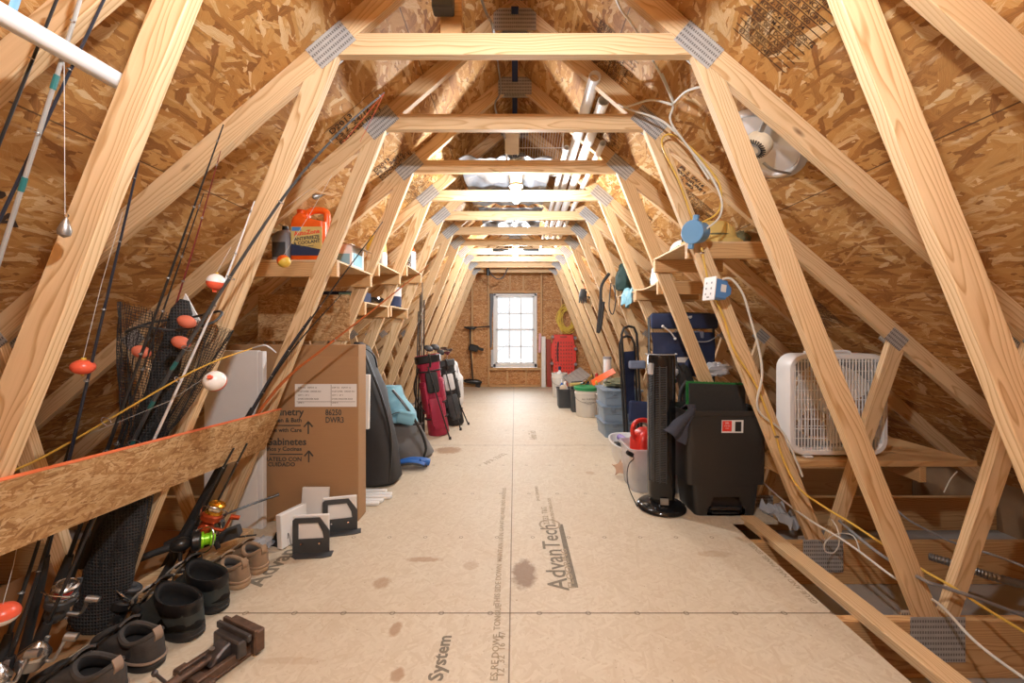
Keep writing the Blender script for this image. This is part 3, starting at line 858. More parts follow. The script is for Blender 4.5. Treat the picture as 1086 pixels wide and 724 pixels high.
# clear storage bin and its things ------------------------------------
def bin_shell(mb, w, d, h, r, taper=.90, th=.004, lip=.012):
    mb.loft([rrect(w*taper, d*taper, r, 0), rrect(w*taper, d*taper, r, .004), rrect(w, d, r, h-.02), rrect(w+2*lip, d+2*lip, r+lip, h-.016), rrect(w+2*lip, d+2*lip, r+lip, h),
             rrect(w-th*2, d-th*2, r, h), rrect(w*taper-th*2, d*taper-th*2, r, th)], True, True)
cb = thing('storage_bin', 'clear plastic bin holding a red fuel can, behind the tower fan', 'bin', (1.06, 3.04, 0))
m = MB(); bin_shell(m, .45, .33, .315, .05); m.build('shell', M['clear'], cb, smooth_=True)
m = MB(); m.box((0, -.185, .27), (.12, .012, .03), None, .004); m.build('handle', M['white'], cb)
def fuel_can():
    t = thing('fuel_can', 'red plastic fuel can with loop handle in the clear bin', 'can', (.99, 3.03, .16), R(20))
    m = MB(); m.loft([rrect(.19, .15, .03, 0), rrect(.20, .16, .035, .02), rrect(.20, .16, .035, .20), rrect(.15, .13, .04, .25), rrect(.08, .09, .03, .275)]); m.build('body', M['red'], t, smooth_=True)
    m = MB(); m.tube([(-.085, 0, .20), (-.115, 0, .24), (-.11, 0, .30), (-.07, 0, .335), (0, 0, .335), (.035, 0, .31), (.04, 0, .26)], .017, 10, 5); m.build('handle', M['red'], t, smooth_=True)
    m = MB(); m.cyl((.06, 0, .24), (.10, 0, .29), .022, .016, 14); m.build('spout', M['red'], t, smooth_=True)
fuel_can()
m = MB(); lump(m, (1.20, 3.0, .12), (.075, .085, .11), .2, 3, seed=2); single(m, 'cloth_bundle', M['crimson'], 'red cloth bundle inside the clear bin', 'cloth')
m = MB(); m.M = Matrix.Translation((.92, 2.97, .006)); m.lathe([(.035, 0), (.038, .01), (.038, .10), (.018, .125), (.016, .14)], 16); single(m, 'small_bottle', M['teal_wrap'], 'teal bottle showing dimly through the clear bin', 'bottle')
m = MB(); lump(m, (1.0, 3.09, .075), (.10, .08, .09), .2, 4, seed=9); single(m, 'paper_bundle', M['yellow_soft'], 'pale bundle lying in the bottom of the clear bin', 'bundle')

# white tray ("sled") with tools
tr = thing('plastic_tray', 'long white tray with rounded nose full of dark tools, beside the clear bin', 'tray', (1.06, 3.575, 0))
m = MB()
def trayring(k, z): 
    out = []
    for i in range(40):
        a = 2*PI*i/40; x = .19*math.copysign(abs(math.cos(a))**.75, math.cos(a)); y = .325*math.copysign(abs(math.sin(a))**.85, math.sin(a))
        if math.sin(a) < 0: x *= 1 - .55*abs(math.sin(a))**2
        out.append(Vector((x*k, y*k, z)))
    return out
m.loft([trayring(.82, 0), trayring(.85, .01), trayring(1.0, .165), trayring(1.05, .17), trayring(1.05, .18), trayring(.985, .18), trayring(.84, .02)]); m.build('shell', M['white'], tr, smooth_=True)
for i, (x, y, rot, mt, lb) in enumerate(((.96, 3.52, .5, 'dark_grey', 'dark grey hose coil in the white tray'), (1.03, 3.42, 1.2, 'black', 'black handled tool in the white tray by its nose'), (1.13, 3.65, .2, 'red', 'red grip tool lying in the white tray'), (1.00, 3.72, 1.7, 'purple', 'purple bottle lying in the white tray'))):
    t = thing('hand_tool' if i != 3 else 'lotion_bottle', lb, 'tool' if i != 3 else 'bottle', (x, y, .14), rot, None)
    m = MB()
    if i == 0:
        for q in range(3): m.ring((0, 0, .01 + .018*q), (.1*q, .2, 1), .06 + .008*q, .010, 20, 6)
        m.build('hose', M[mt], t, smooth_=True)
        m = MB(); m.cyl((.07, 0, .02), (.10, .03, .06), .012); m.build('nozzle', M['dull_steel'], t)
    elif i == 3:
        m.cyl((-.08, 0, .03), (.06, 0, .03), .03, None, 16); m.build('body', M[mt], t, smooth_=True)
        m = MB(); m.cyl((.06, 0, .03), (.09, 0, .03), .013, None, 12); m.build('cap', M['white'], t, smooth_=True)
    else:
        m.tube([(-.10, 0, .02), (-.02, .01, .03), (.03, 0, .045)], [.013, .018, .012], 8, 4); m.build('grip', M[mt], t, smooth_=True)
        m = MB(); m.box((.075, 0, .045), (.10, .05, .02), (0, .2, .1), .004); m.build('head', M['dull_steel'], t)
m = MB()
star = []
for i in range(10):
    a = PI/2 + 2*PI*i/10; r_ = .075 if i % 2 == 0 else .030; star.append((r_*math.cos(a), r_*math.sin(a)))
m.M = Matrix.Translation((.845, 3.20, .075)) @ Euler((R(72), 0, R(-15))).to_matrix().to_4x4()
m.prism(star, -.012, .012, 'z', .006)
single(m, 'plush_star', M['tan_star'], 'tan star shaped soft toy at the nose of the white tray', 'toy')

# slate totes
def tote(loc, label, w=.42, d=.42, h=.175, rz=0):
    t = thing('storage_tote', label, 'tote', loc, rz, 'slate blue totes in a stack')
    m = MB(); m.loft([rrect(w*.92, d*.92, .03, 0), rrect(w*.94, d*.94, .03, h*.45), rrect(w*.97, d*.97, .03, h*.47), rrect(w, d, .03, h*.86)]); m.build('body', M['tote'], t, smooth_=True)
    m = MB(); m.loft([rrect(w+.02, d+.02, .035, h*.84), rrect(w+.03, d+.03, .035, h*.86), rrect(w+.03, d+.03, .035, h*.94), rrect(w-.01, d-.01, .03, h*.96), rrect(w-.03, d-.03, .03, h)]); m.build('lid', M['tote_lid'], t, smooth_=True)
    for s in (-1, 1):
        m = MB(); m.box((s*w*.25, -d/2-.012, h*.80), (.05, .012, .045), None, .004); m.build('latch', M['tote_lid'], t)
for k, lb in enumerate(('bottom', 'middle', 'top')):
    tote((1.185, 4.58, .178*k), 'slate blue lidded tote, %s one of the stack of three' % lb, rz=R((2, -2, 1)[k]))
m = MB(); lump(m, (1.20, 4.58, .575), (.17, .16, .055), .35, 7, 30, 14, 3); single(m, 'camouflage_net', M['camo'], 'crumpled mossy camouflage net on top of the slate totes', 'net')

# buckets and bins along the slope
def bucket(loc, r, h, label, lid=None, name='pail', txt=None):
    t = thing(name, label, 'bucket', loc, 0, None)
    m = MB(); m.lathe([(r*.86, 0), (r*.88, .006), (r*.98, h*.80), (r*1.03, h*.81), (r*1.03, h*.85), (r*.99, h*.86), (r*1.0, h*.96), (r*1.03, h*.965), (r*1.03, h), (r*.95, h)] + ([] if lid else [(r*.93, h*.5), (r*.8, .01)]), 32); m.build('body', M['pail'], t, smooth_=True)
    if lid:
        m = MB(); m.lathe([(r*1.05, h*.93), (r*1.08, h*.94), (r*1.08, h*1.035), (r*1.02, h*1.05), (r*.98, h*1.04), (r*.3, h*1.035)], 32); m.build('lid', M[lid], t, smooth_=True)
    m = MB(); m.tube([(-r*1.03, 0, h*.83), (-r*1.0, -r*.55, h*.66), (-r*.55, -r*1.02, h*.55), (0, -r*1.13, h*.52), (r*.55, -r*1.02, h*.55), (r*1.0, -r*.55, h*.66), (r*1.03, 0, h*.83)], .004, 6, 4); m.build('handle', M['dull_steel'], t, smooth_=True)
    if txt:
        for k_, (s_, sz, z_) in enumerate(txt):
            text('lettering', s_, sz, orient((loc[0], loc[1] - r*.972, loc[2] + z_), (1, 0, 0), (0, -.08, 1)), M['ink'], t, 'CENTER')
bucket((1.0, 5.55, 0), .165, .385, 'white pail with green lid, lettered front', 'green', txt=[('ALL PURPOSE', .032, .25), ('JOINT COMPOUND', .017, .21), ('ready mixed', .014, .185)])
bucket((.80, 7.15, 0), .14, .42, 'white open pail nearest the window wall, a bottle standing in it')
def open_bin(loc, w, d, h, mat, label, name='storage_bin'):
    t = thing(name, label, 'bin', loc)
    m = MB(); bin_shell(m, w, d, h, .025, .9); m.build('shell', mat, t, smooth_=True)
    for s in (-1, 1):
        m = MB(); m.box((0, s*(d/2+.016), h-.03), (w*.35, .012, .025), None, .004); m.build('handle', mat, t)
open_bin((.765, 6.20, 0), .21, .30, .29, M['dark_grey'], 'dark grey square bin standing before the white open pail')
open_bin((.90, 5.86, 0), .16, .22, .33, M['dark_grey'], 'narrow dark bin tucked behind the green lidded pail')
open_bin((1.19, 5.12, 0), .24, .30, .36, M['clear'], 'cloudy clear bin between green lidded pail and slate totes')

def stick(name, a, b, r, mat, label, cat='stick', r1=None, grip=None):
    t = thing(name, label, cat, tuple(Vector(a)))
    m = MB(); m.cyl(a, b, r, r1, 10); m.build('shaft', mat, t, True, True)
    if grip:
        a, b = Vector(a), Vector(b); m = MB(); m.cyl(b - (b-a)*.25, b + (b-a)*.01, r*1.5, r*1.35, 10); m.build('grip', grip, t, True, True)
    return t
# clutter standing in those bins
stick('wooden_stick', (1.17, 5.12, .10), P(632, 404, 5.05), .016, M['yellow_rod'], 'yellow wooden stick leaning out of the cloudy clear bin', 'stick', .014)
stick('yellow_level', (.80, 6.24, .06), P(628, 398, 6.30), .014, M['yellow'], 'yellow stick lying out of the dark grey square bin', 'level')
t = thing('orange_scoop', 'bright orange ribbed scoop leaning above the green lidded pail', 'scoop', (1.20, 5.42, .40))
m = MB(); m.sheet(lambda u, v: (1.04 + .30*u, 5.30 + .18*v + .03*math.sin(u*3), .445 + .17*u + .05*v + .008*math.sin(v*24)), 10, 40, .006); m.build('blade', M['orange'], t, True, True)
m = MB(); m.cyl((1.30, 5.36, .58), (1.62, 5.42, .16), .014); m.build('handle', M['wood_end'], t, True, True)
t = thing('ribbed_cover', 'grey ribbed cover tilted over the junk toward the window', 'cover', (.95, 6.3, .3))
m = MB(); m.M = Matrix.Translation((.975, 6.28, .455)) @ Euler((R(25), R(-28), R(15))).to_matrix().to_4x4(); m.box((0, 0, 0), (.34, .30, .018), None, .006)
for q in range(5): m.box((-.13 + .065*q, 0, .012), (.02, .26, .008), None, .002)
m.build('panel', M['dull_steel'], t, True)
m = MB(); m.M = Matrix.Translation((.975, 6.28, .455)) @ Euler((R(25), R(-28), R(15))).to_matrix().to_4x4(); m.tube([(-.06, -.158, 0), (-.06, -.19, 0), (.06, -.19, 0), (.06, -.158, 0)], .007, 6, 3); m.build('handle', M['black'], t, True)
def bottle(loc, r, h, body, cap, label, rz=0, tilt=None, cat='bottle', name='spray_bottle'):
    t = thing(name, label, cat, loc, rz, None, tilt)
    m = MB(); m.lathe([(r*.9, 0), (r, .008), (r, h*.6), (r*.75, h*.74), (r*.32, h*.82), (r*.32, h*.86)], 18); m.build('body', M[body], t, smooth_=True)
    m = MB(); m.lathe([(r*.42, h*.84), (r*.42, h*.97), (r*.3, h)], 14); m.build('cap', M[cap], t, smooth_=True)
    return t
bottle((.80, 7.15, .12), .055, .42, 'white', 'navy', 'navy capped bottle standing in the white open pail')
bottle((.77, 6.14, .10), .05, .30, 'white', 'white', 'white bottle standing in the dark grey square bin')
bottle((.735, 6.26, .08), .035, .34, 'royal', 'white', 'blue bottle at the back of the dark grey square bin')
m = MB(); m.M = Matrix.Translation((.735, 6.10, .30)) @ Euler((R(80), 0, R(10))).to_matrix().to_4x4(); m.lathe([(.045, -.012), (.052, -.01), (.052, .01), (.045, .012)], 20); single(m, 'wooden_disc', M['cork'], 'pale wooden disc on the edge of the dark grey square bin', 'disc')
m = MB(); lump(m, (.90, 5.88, .335), (.07, .10, .07), .3, 4, seed=5); single(m, 'black_cloth', M['matte_black'], 'black cloth bulging from the narrow dark bin', 'cloth')
m = MB(); lump(m, (1.02, 6.02, .10), (.11, .12, .15), .2, 4, seed=15); single(m, 'white_sack', M['white_paint'], 'white sack slumped behind the green lidded pail', 'sack')
t = thing('power_drill', 'dark cordless drill lying on top of the grey and white junk', 'drill', (.93, 6.02, .33), R(40))
m = MB(); m.cyl((-.09, 0, .06), (.10, 0, .06), .032, .026, 14); m.build('body', M['dark_grey'], t, smooth_=True)
m = MB(); m.box((-.05, 0, -.02), (.04, .035, .13), (0, .2, 0), .008); m.build('handle', M['black'], t)
m = MB(); m.cyl((.10, 0, .06), (.15, 0, .06), .018, .010, 12); m.build('chuck', M['dull_steel'], t, smooth_=True)
t = thing('white_canister', 'white cylinder standing among the boards behind the orange scoop', 'canister', (1.30, 5.62, 0))
m = MB(); m.cyl((0, 0, 0), (0, 0, .78), .055, None, 22); m.build('body', M['pvc'], t, smooth_=True)
m = MB(); m.cyl((0, 0, .78), (0, 0, .81), .060, .056, 22); m.build('lid', M['grey'], t, smooth_=True)

bottle((1.30, 6.35, 0), .06, .50, 'white', 'red', 'tall white bottle with red cap standing behind the grey ribbed cover')
bottle((1.22, 6.75, 0), .05, .42, 'royal', 'white', 'blue bottle standing near the red perforated slab')
bottle((1.18, 5.95, 0), .05, .46, 'pail', 'black', 'pale bottle with black cap between white sack and the legs')
t = thing('small_carton', 'small open brown carton behind the dark grey square bin', 'box', (1.02, 6.62, 0))
m = MB(); m.loft([rrect(.26, .24, .004, 0, 2), rrect(.26, .24, .004, .34, 2), rrect(.25, .23, .004, .34, 2), rrect(.25, .23, .004, .02, 2)]); m.build('walls', M['card'], t)
for s_ in (-1, 1):
    m = MB(); m.box((s_*.17, 0, .375), (.10, .23, .006), (0, s_*R(-35), 0)); m.build('flap', M['card'], t)
t = thing('wire_coil', 'grey coil of hose lying on the white sack', 'hose', (1.03, 6.02, .25))
m = MB()
for q in range(4): m.ring((0, 0, .012 + .022*q), (.1*math.sin(q), .12, 1), .085 - .006*q, .011, 24, 6)
m.build('loops', M['cable_grey'], t, smooth_=True)
m = MB(); m.cyl((.08, 0, .03), (.13, .02, .10), .014, .018, 10); m.build('fitting', M['yellow'], t, smooth_=True)
t = thing('paint_roller', 'paint roller with yellow cover lying over the narrow dark bin', 'roller', (.90, 5.80, .36), R(25))
m = MB(); m.cyl((-.11, 0, .04), (.11, 0, .04), .024, None, 16); m.build('cover', M['yellow_soft'], t, smooth_=True)
m = MB(); m.tube([(.11, 0, .04), (.135, 0, .04), (.14, -.06, .05), (0, -.10, .06)], .004, 6, 4); m.build('frame', M['steel'], t, smooth_=True)
m = MB(); m.cyl((0, -.10, .06), (-.02, -.20, .085), .012, .015, 10); m.build('handle', M['black'], t, smooth_=True)

# folded camp chairs
def camp_chair(loc, rz, label, lean):
    t = thing('folded_camp_chair', label, 'chair', loc, rz, None, (0, lean, rz))
    for q, (y, hh) in enumerate(((-.05, 1.22), (.05, 1.12))):
        m = MB(); pts = [(-.07, y, 0), (-.075, y, hh-.08), (-.05, y, hh-.015), (0, y, hh), (.05, y, hh-.015), (.075, y, hh-.08), (.07, y, 0)]
        pp = []
        for a, b in zip(pts, pts[1:]):
            a, b = Vector(a), Vector(b); n_ = 6 if (b-a).length > .3 else 2
            pp += [a.lerp(b, i/n_) for i in range(n_)]
        pp.append(Vector(pts[-1])); m.tube(pp, .0125, 8); m.build('frame', M['black'], t, smooth_=True)
    m = MB(); m.sheet(lambda u, v: (-.055 + .11*u, -.02 + .05*u + .03*math.sin(v*5), .35 + .62*v), 6, 14, .02); m.build('sling', M['navy'], t, smooth_=True)
    m = MB(); m.box((.05, -.075, .38), (.20, .04, .20), (0, .12, 0), .012); m.build('pouch', M['navy'], t)
    m = MB(); m.box((.05, -.09, .84), (.16, .06, .08), (0, .05, 0), .012); m.build('cup_holder', M['navy_light'], t)
camp_chair((1.19, 4.0, 0), 0, 'folded chair with bent black tube frame behind the tower fan', R(-3))
# big navy chair
t = thing('folding_lounge_chair', 'big navy canvas folding chair leaning among the truss legs above the bin', 'chair', (1.37, 3.27, 0))
def navy(u, v):
    return (1.10 + .50*u + .02*math.sin(v*5), 3.24 - .03*math.sin(u*PI) + .035*math.sin(u*13 + v*4)*max(0, v-.2) + .02*math.sin(u*31)*max(0, v-.5), 1.16 - .40*v - .05*math.sin(u*7)*v)
m = MB(); m.sheet(navy, 40, 14, .012); m.build('seat_cloth', M['navy'], t, True, True)
m = MB(); m.M = Matrix.Translation((1.365, 3.225, 1.25)); m.box((0, 0, 0), (.54, .045, .125), (R(-6), 0, 0), .02, 2); hd = m.build('headrest', M['navy'], t, True, True)
text('lettering', 'MF', .03, orient((1.40, 3.199, 1.28), (1, 0, 0), (0, 0, 1)), M['paper'], hd, 'CENTER', .001)
m = MB(); m.box((1.41, 3.215, 1.14), (.22, .015, .06), None, .006); m.build('back_plate', M['navy_light'], t, True)
m = MB()
for x in (1.10, 1.63):
    m.tube([(x, 3.28, 0), (x, 3.28, 1.28), (x + (.03 if x < 1.3 else -.03), 3.28, 1.31), (1.37, 3.28, 1.315)], .011, 8)
m.build('frame', M['black'], t, True, True)
m = MB(); m.tube([P(703, 346, 3.15), P(711, 352, 3.14), P(716, 359, 3.15)], .006, 6, 3); m.ball(P(703, 346, 3.15), .012, 8, 6); m.ball(P(716, 359, 3.15), .012, 8, 6); m.build('pull_strap', M['paper'], t, True, True)
m = MB(); m.tube([P(737, 362, 3.16), P(750, 362, 3.15), P(760, 357, 3.15), P(768, 350, 3.19)], .004, 6, 4); m.build('drawcord', M['grey'], t, True, True)
m = MB(); m.box2((1.30, 3.195, .92), (1.42, 3.204, .96)); m.build('white_badge', M['paper'], t, True)
t = thing('black_bag', 'crumpled black bag standing behind the bin beside the tower fan', 'bag', (1.26, 2.99, 0))
m = MB(); lump(m, (1.42, 3.02, .42), (.09, .045, .50), .22, 5, 26, 22, 4)
for v_ in m.bm.verts: v_.co.x -= .14*max(0, v_.co.z - .33)/.5
m.build('body', M['matte_black'], t, True, True)
m = MB(); m.tube([(1.27, 2.95, .80), (1.22, 2.93, .74), (1.21, 2.93, .64), (1.26, 2.95, .60)], .013, 8, 5); m.build('handle', M['matte_black'], t, True, True)
m = MB(); lump(m, (1.16, 3.03, .86), (.075, .035, .06), .5, 6, 26, 16, 8, False); single(m, 'plastic_bag', M['film'], 'clear crumpled plastic bag beside the tower fan top', 'bag')
m = MB(); lump(m, (1.52, 3.02, .88), (.10, .035, .05), .5, 6, 26, 16, 18, False); single(m, 'plastic_bag', M['film'], 'clear crumpled plastic bag over the turf mat, below the navy chair', 'bag')

# platform and box fan ----------------------------------------------------
pf = thing('storage_platform', 'plywood platform carrying the box fan, low under the eave', 'platform', (2.08, 2.575, .30))
board('platform_board', (1.61, 2.575, .407), (2.66, 2.575, .407), .555, .034, (0, 1, 0), M['pine_dark'], pf)
for x in (1.62, 2.35): board('bearer', (x, 2.30, .345), (x, 2.85, .345), .089, .038, (0, 0, 1), M['pine_dark'], pf)
bf = thing('box_fan', 'white square box fan standing on the plywood platform', 'fan', (1.91, 2.42, .424))
W, Hh, D = .585, .60, .12
def rr(w, d, r, y): return [Vector((p.x, y, p.y + Hh/2 + .012)) for p in rrect(w, d, r, 0, 7)]
m = MB(); m.loft([rr(W-.07, Hh-.07, .06, -D/2+.004), rr(W-.055, Hh-.055, .065, -D/2-.004), rr(W-.012, Hh-.012, .085, -D/2-.004), rr(W, Hh, .09, -D/2+.006), rr(W, Hh, .09, D/2-.006), rr(W-.012, Hh-.012, .085, D/2), rr(W-.07, Hh-.07, .06, D/2), rr(W-.07, Hh-.07, .06, -D/2+.004)], False, False)
m.build('housing', M['white'], bf, smooth_=True)
m = MB()
def inside(x, z, w=W/2-.034, h=Hh/2-.034, r=.06):
    dx, dz = max(0, abs(x)-(w-r)), max(0, abs(z)-(h-r)); return math.hypot(dx, dz) <= r and abs(x) <= w and abs(z) <= h
def span(c, horiz):
    lo = [q/200 for q in range(-80, 81) if (inside(q/200, c) if horiz else inside(c, q/200))]
    return (lo[0], lo[-1]) if lo else None
zc_ = Hh/2 + .012
for face_y in (-D/2, D/2 - .006):
    nb = 27 if face_y < 0 else 14
    for i in range(nb + 1):
        c = -.255 + .51*i/nb; s_ = span(c, False)
        if s_: m.box((c, face_y, (s_[0]+s_[1])/2 + zc_), (.0046, .006, s_[1]-s_[0]+.012))
    nh = 9 if face_y < 0 else 5
    for i in range(nh + 1):
        c = -.255 + .51*i/nh; s_ = span(c, True)
        if s_: m.box(((s_[0]+s_[1])/2, face_y + .001, c + zc_), (s_[1]-s_[0]+.012, .005, .0045))
m.build('grille', M['white'], bf)
m = MB(); nq = 48
for y_ in (.0, .012):
    pass
sq = []; ci = []
for q in range(nq):
    a = 2*PI*q/nq; c_, s_ = math.cos(a), math.sin(a); k_ = min((W/2-.012)/max(abs(c_), 1e-6), (Hh/2-.012)/max(abs(s_), 1e-6)); sq.append(Vector((c_*k_*.93, .02, zc_ + s_*k_*.93))); ci.append(Vector((.245*c_, .02, zc_ + .245*s_)))
m.loft([sq, ci, [p + Vector((0, .03, 0)) for p in ci], [p + Vector((0, .03, 0)) for p in sq], sq], False, False); m.build('shroud', M['fan_inside'], bf)
m = MB(); m.M = Matrix.Translation((0, 0, zc_)) @ Euler((R(90), 0, 0)).to_matrix().to_4x4(); m.lathe([(.065, -.03), (.07, -.02), (.07, .03), (.06, .04)], 24); m.build('motor_hub', M['white'], bf, smooth_=True)
for k in range(3):
    m = MB(); a0 = 2*PI*k/3 + .75
    def blade(u, v):
        r_ = .055 + .185*u; a = a0 + (v-.5)*(.8 + .5*math.sin(u*2.6)) + .25*u
        return (r_*math.cos(a), (v-.5)*.06, zc_ + r_*math.sin(a))
    m.sheet(blade, 8, 8, .003); m.build('blade', M['porcelain'], bf, smooth_=True)
for x in (-.18, .18):
    m = MB(); m.box((x, 0, .006), (.05, .15, .012), None, .004); m.build('foot', M['white'], bf)
m = MB(); m.M = Matrix.Translation((-.14, -.01, Hh+.012)); m.lathe([(.026, 0), (.024, .014), (.012, .018)], 16); m.build('knob', M['white'], bf, smooth_=True)
m = MB(); m.tube([(-.02, 0, Hh+.010), (0, 0, Hh+.024), (.10, 0, Hh+.024), (.12, 0, Hh+.010)], .008, 8, 3); m.build('handle', M['white'], bf, smooth_=True)

# gable end things --------------------------------------------------------
yb = BACK - .09
t = thing('trolling_motor', 'black trolling motor hanging upright on the gable wall beside the window', 'motor', (-.90, yb - .08, .02))
m = MB(); m.cyl((-.87, yb-.07, .10), (-.93, yb-.07, .90), .013); m.cyl((-.93, yb-.07, .90), (-.93, yb-.07, 1.20), .013); m.build('shaft', M['black'], t, True, True)
m = MB(); m.M = Matrix.Translation((-.90, yb-.08, 1.20)); m.loft([sellipse(.10, .08, 0, 20), sellipse(.26, .10, .035, 20, 2.6, -.02), sellipse(.30, .10, .05, 20, 2.6, -.02), sellipse(.26, .08, .065, 20, 2.6, -.02)]); m.build('head', M['black'], t, smooth_=True, world=True)
m = MB(); m.cyl((-.80, yb-.08, 1.25), (-.52, yb-.08, 1.27), .012, .016); m.build('tiller', M['black'], t, True, True)
m = MB(); m.M = Matrix.Translation((-.86, yb-.08, .82)); m.box((0, 0, 0), (.20, .08, .14), (0, .25, 0), .02); m.box((.14, 0, -.02), (.14, .05, .06), (0, .3, 0), .012); m.build('mount', M['matte_black'], t, world=True)
m = MB(); m.M = Matrix.Translation((-.86, yb-.08, .12)) @ Euler((0, R(96), 0)).to_matrix().to_4x4(); m.lathe([(.01, -.20), (.035, -.17), (.05, -.10), (.05, .10), (.03, .16), (.012, .18)], 16); m.build('motor_pod', M['black'], t, smooth_=True, world=True)
m = MB(); m.box((-.76, yb-.08, .06), (.10, .012, .12), (0, .3, 0), .004); m.build('skeg', M['black'], t, world=True)
for k in range(2):
    m = MB(); m.sheet(lambda u, v: (-1.06 - .02*v, yb-.08 + (.11*u)*(1 if k else -1), .12 + .04*(v-.5) + .03*u), 3, 3, .004); m.build('propeller_blade', M['black'], t, True)
m = MB(); m.box((.60, yb-.035, .53), (.085, .05, 1.06), None, .004); single(m, 'white_post', M['white_paint'], 'white boxed trim post leaning upright beside the window', 'post', smooth_=False)
m = MB(); m.box((.715, yb-.02, .50), (.10, .022, 1.0), (0, R(-1), 0), .003); single(m, 'red_board', M['dark_red'], 'dark red board standing between white post and red perforated slab', 'board', smooth_=False)
t = thing('perforated_slab', 'red perforated plastic slab with corner knobs standing against the gable wall', 'slab', (1.02, yb-.1, 0))
m = MB(); o_ = [(-.22, 0), (.22, 0), (.22, .50), (.26, .52), (.26, .85), (.22, .88), (.20, 1.10), (-.20, 1.10), (-.22, .93), (-.26, .90), (-.26, .60), (-.22, .57)]
m.M = Matrix.Translation((1.02, yb-.06, 0)) @ Euler((R(-3), 0, 0)).to_matrix().to_4x4()
m.prism(o_, -.03, .03, 'y', .008); m.build('body', M['red_pale'], t, True)
m = MB(); m.M = Matrix.Translation((1.02, yb-.06, 0)) @ Euler((R(-3), 0, 0)).to_matrix().to_4x4()
for i in range(7):
    for j in range(12):
        m.box((-.165 + .055*i, -.0305, .10 + .075*j), (.024, .003, .034), None, 0)
m.box((0, -.031, 1.05), (.14, .003, .03))
m.build('holes', M['dark_red'], t, True)
for x, z in ((-.235, 1.05), (.235, 1.03), (-.25, .50), (.24, .48), (.24, .80)):
    m = MB(); m.cyl((1.02+x, yb-.08, z), (1.02+x, yb-.135, z), .034, .028, 14); m.build('knob', M['grey'], t, True, True)
m = MB(); m.tube([(.90, yb-.10, .95), (.88, yb-.11, .75), (.89, yb-.11, .55)], .012, 8, 4); m.build('strap', M['dark_grey'], t, True, True)
t = thing('rope_coil', 'yellow rope hanging in loops high on the gable wall above the red slab', 'rope', (1.10, yb-.06, 1.3))
m = MB()
for q in range(12):
    cx_, cz_, rx_, rz_ = 1.09 + rnd.uniform(-.05, .06), 1.42 + rnd.uniform(-.06, .05), .12 + rnd.uniform(0, .07), .20 + rnd.uniform(0, .09)
    m.tube([(cx_ + rx_*math.cos(2*PI*i/22), yb-.03-.008*q, cz_ + rz_*math.sin(2*PI*i/22)) for i in range(22)], .008, 5, 0, True)
m.build('loops', M['rope'], t, True, True)
m = MB(); m.cyl((1.09, yb+.08, 1.66), (1.09, yb-.09, 1.67), .008); m.build('hook', M['dull_steel'], t, True)
m = MB(); m.M = Matrix.Translation((.52, yb-.055, .92)); m.box((0, 0, 0), (.05, .012, .40), (0, .03, 0), .004); single(m, 'pink_strip', M['pink'], 'pale pink strip hanging at the window edge', 'strip', smooth_=False)
# ------------------------------------------------------------------ the other side: boxes, bags, shoes
# long rack board nailed across the legs
d_leg = Vector((-.4, 0, -1)).normalized(); n_leg = Vector((.928, 0, -.371))
def rackpt(Y, z): 
    return Vector((-leg_x(z), Y, z)) + n_leg * (.0445 + .008)
pa, pb_ = rackpt(.55, .715), rackpt(2.31, .625)
rk = thing('rack_board', 'long chipboard plank with orange top edge nailed across the legs, holding rods', 'board', (-1.40, 1.4, .56))
ro = board('plank', pa, pb_, .245, .013, -d_leg, M['osb_board'], rk, .001)
up = (-d_leg - (pb_-pa).normalized() * (-d_leg).dot((pb_-pa).normalized())).normalized()
board('painted_edge', pa + up*.1235, pb_ + up*.1235, .0135, .003, n_leg, M['orange_paint'], rk, .0005)

# tall cabinet carton
bx = thing('cardboard_box', 'tall flat brown cabinet carton with printed lettering and white shipping label', 'box', (-1.355, 2.52, 0))
m = MB(); m.box2((-1.75, 2.46, 0), (-.962, 2.585, 1.085), .004); m.build('carton', M['card'], bx, True)
m = MB(); m.box2((-1.75, 2.4585, 1.015), (-.962, 2.46, 1.085)); m.box2((-1.75, 2.5, 1.085), (-.962, 2.545, 1.0865)); m.build('tape', M['card2'], bx, True)
BF = 2.4585
m = MB(); m.box2((-1.352, BF-.001, .705), (-.972, BF, .845)); lb = m.build('shipping_label', M['paper'], bx, True)
def ontop(name, s, size, px, py, par, mat=None, al='LEFT', bold=.0, sx=1.0):
    p = P(px, py, BF - .0012); p.y = BF - .0012
    return text(name, s, size, orient(p, (1, 0, 0), (0, 0, 1)), mat or M['ink'], par, al, bold, sx)
for k, (x0, n_, y0) in enumerate(((316, 5, 411), (352, 5, 411))):
    for q in range(n_):
        ontop('label_print', ('SHIP TO   DEPOT 12', 'CUSTOMER  ORDER NO', 'QTY 1  OF 1', 'DWR3 DRAWER BASE', 'LINE 4')[q], .013, x0, y0 + 4*q, lb, M['ink'])
m = MB(); m.box2((-1.13, BF-.0022, .71), (-1.128, BF-.001, .84)); m.box2((-1.34, BF-.0022, .735), (-.98, BF-.001, .737)); m.build('label_rules', M['ink'], lb, True)
ontop('lettering', 'Cabinetry', .062, 322, 437, bx, None, 'RIGHT', .0012)
ontop('lettering', 'Kitchen & Bath', .037, 320, 445.5, bx, None, 'RIGHT', .0006)
ontop('lettering', 'Handle with Care', .035, 320, 456, bx, None, 'RIGHT', .0006)
ontop('lettering', 'Gabinetes', .062, 325, 468.5, bx, None, 'RIGHT', .0012)
ontop('lettering', 'Baños y Cocinas', .037, 320, 476, bx, None, 'RIGHT', .0006)
ontop('lettering', 'TRATELO CON', .036, 320, 487, bx, None, 'RIGHT', .0006)
ontop('lettering', 'CUIDADO', .036, 313, 492.5, bx, None, 'RIGHT', .0006)
ontop('lettering', '86250', .05, 345, 437.5, bx, None, 'LEFT', .0008, .8)
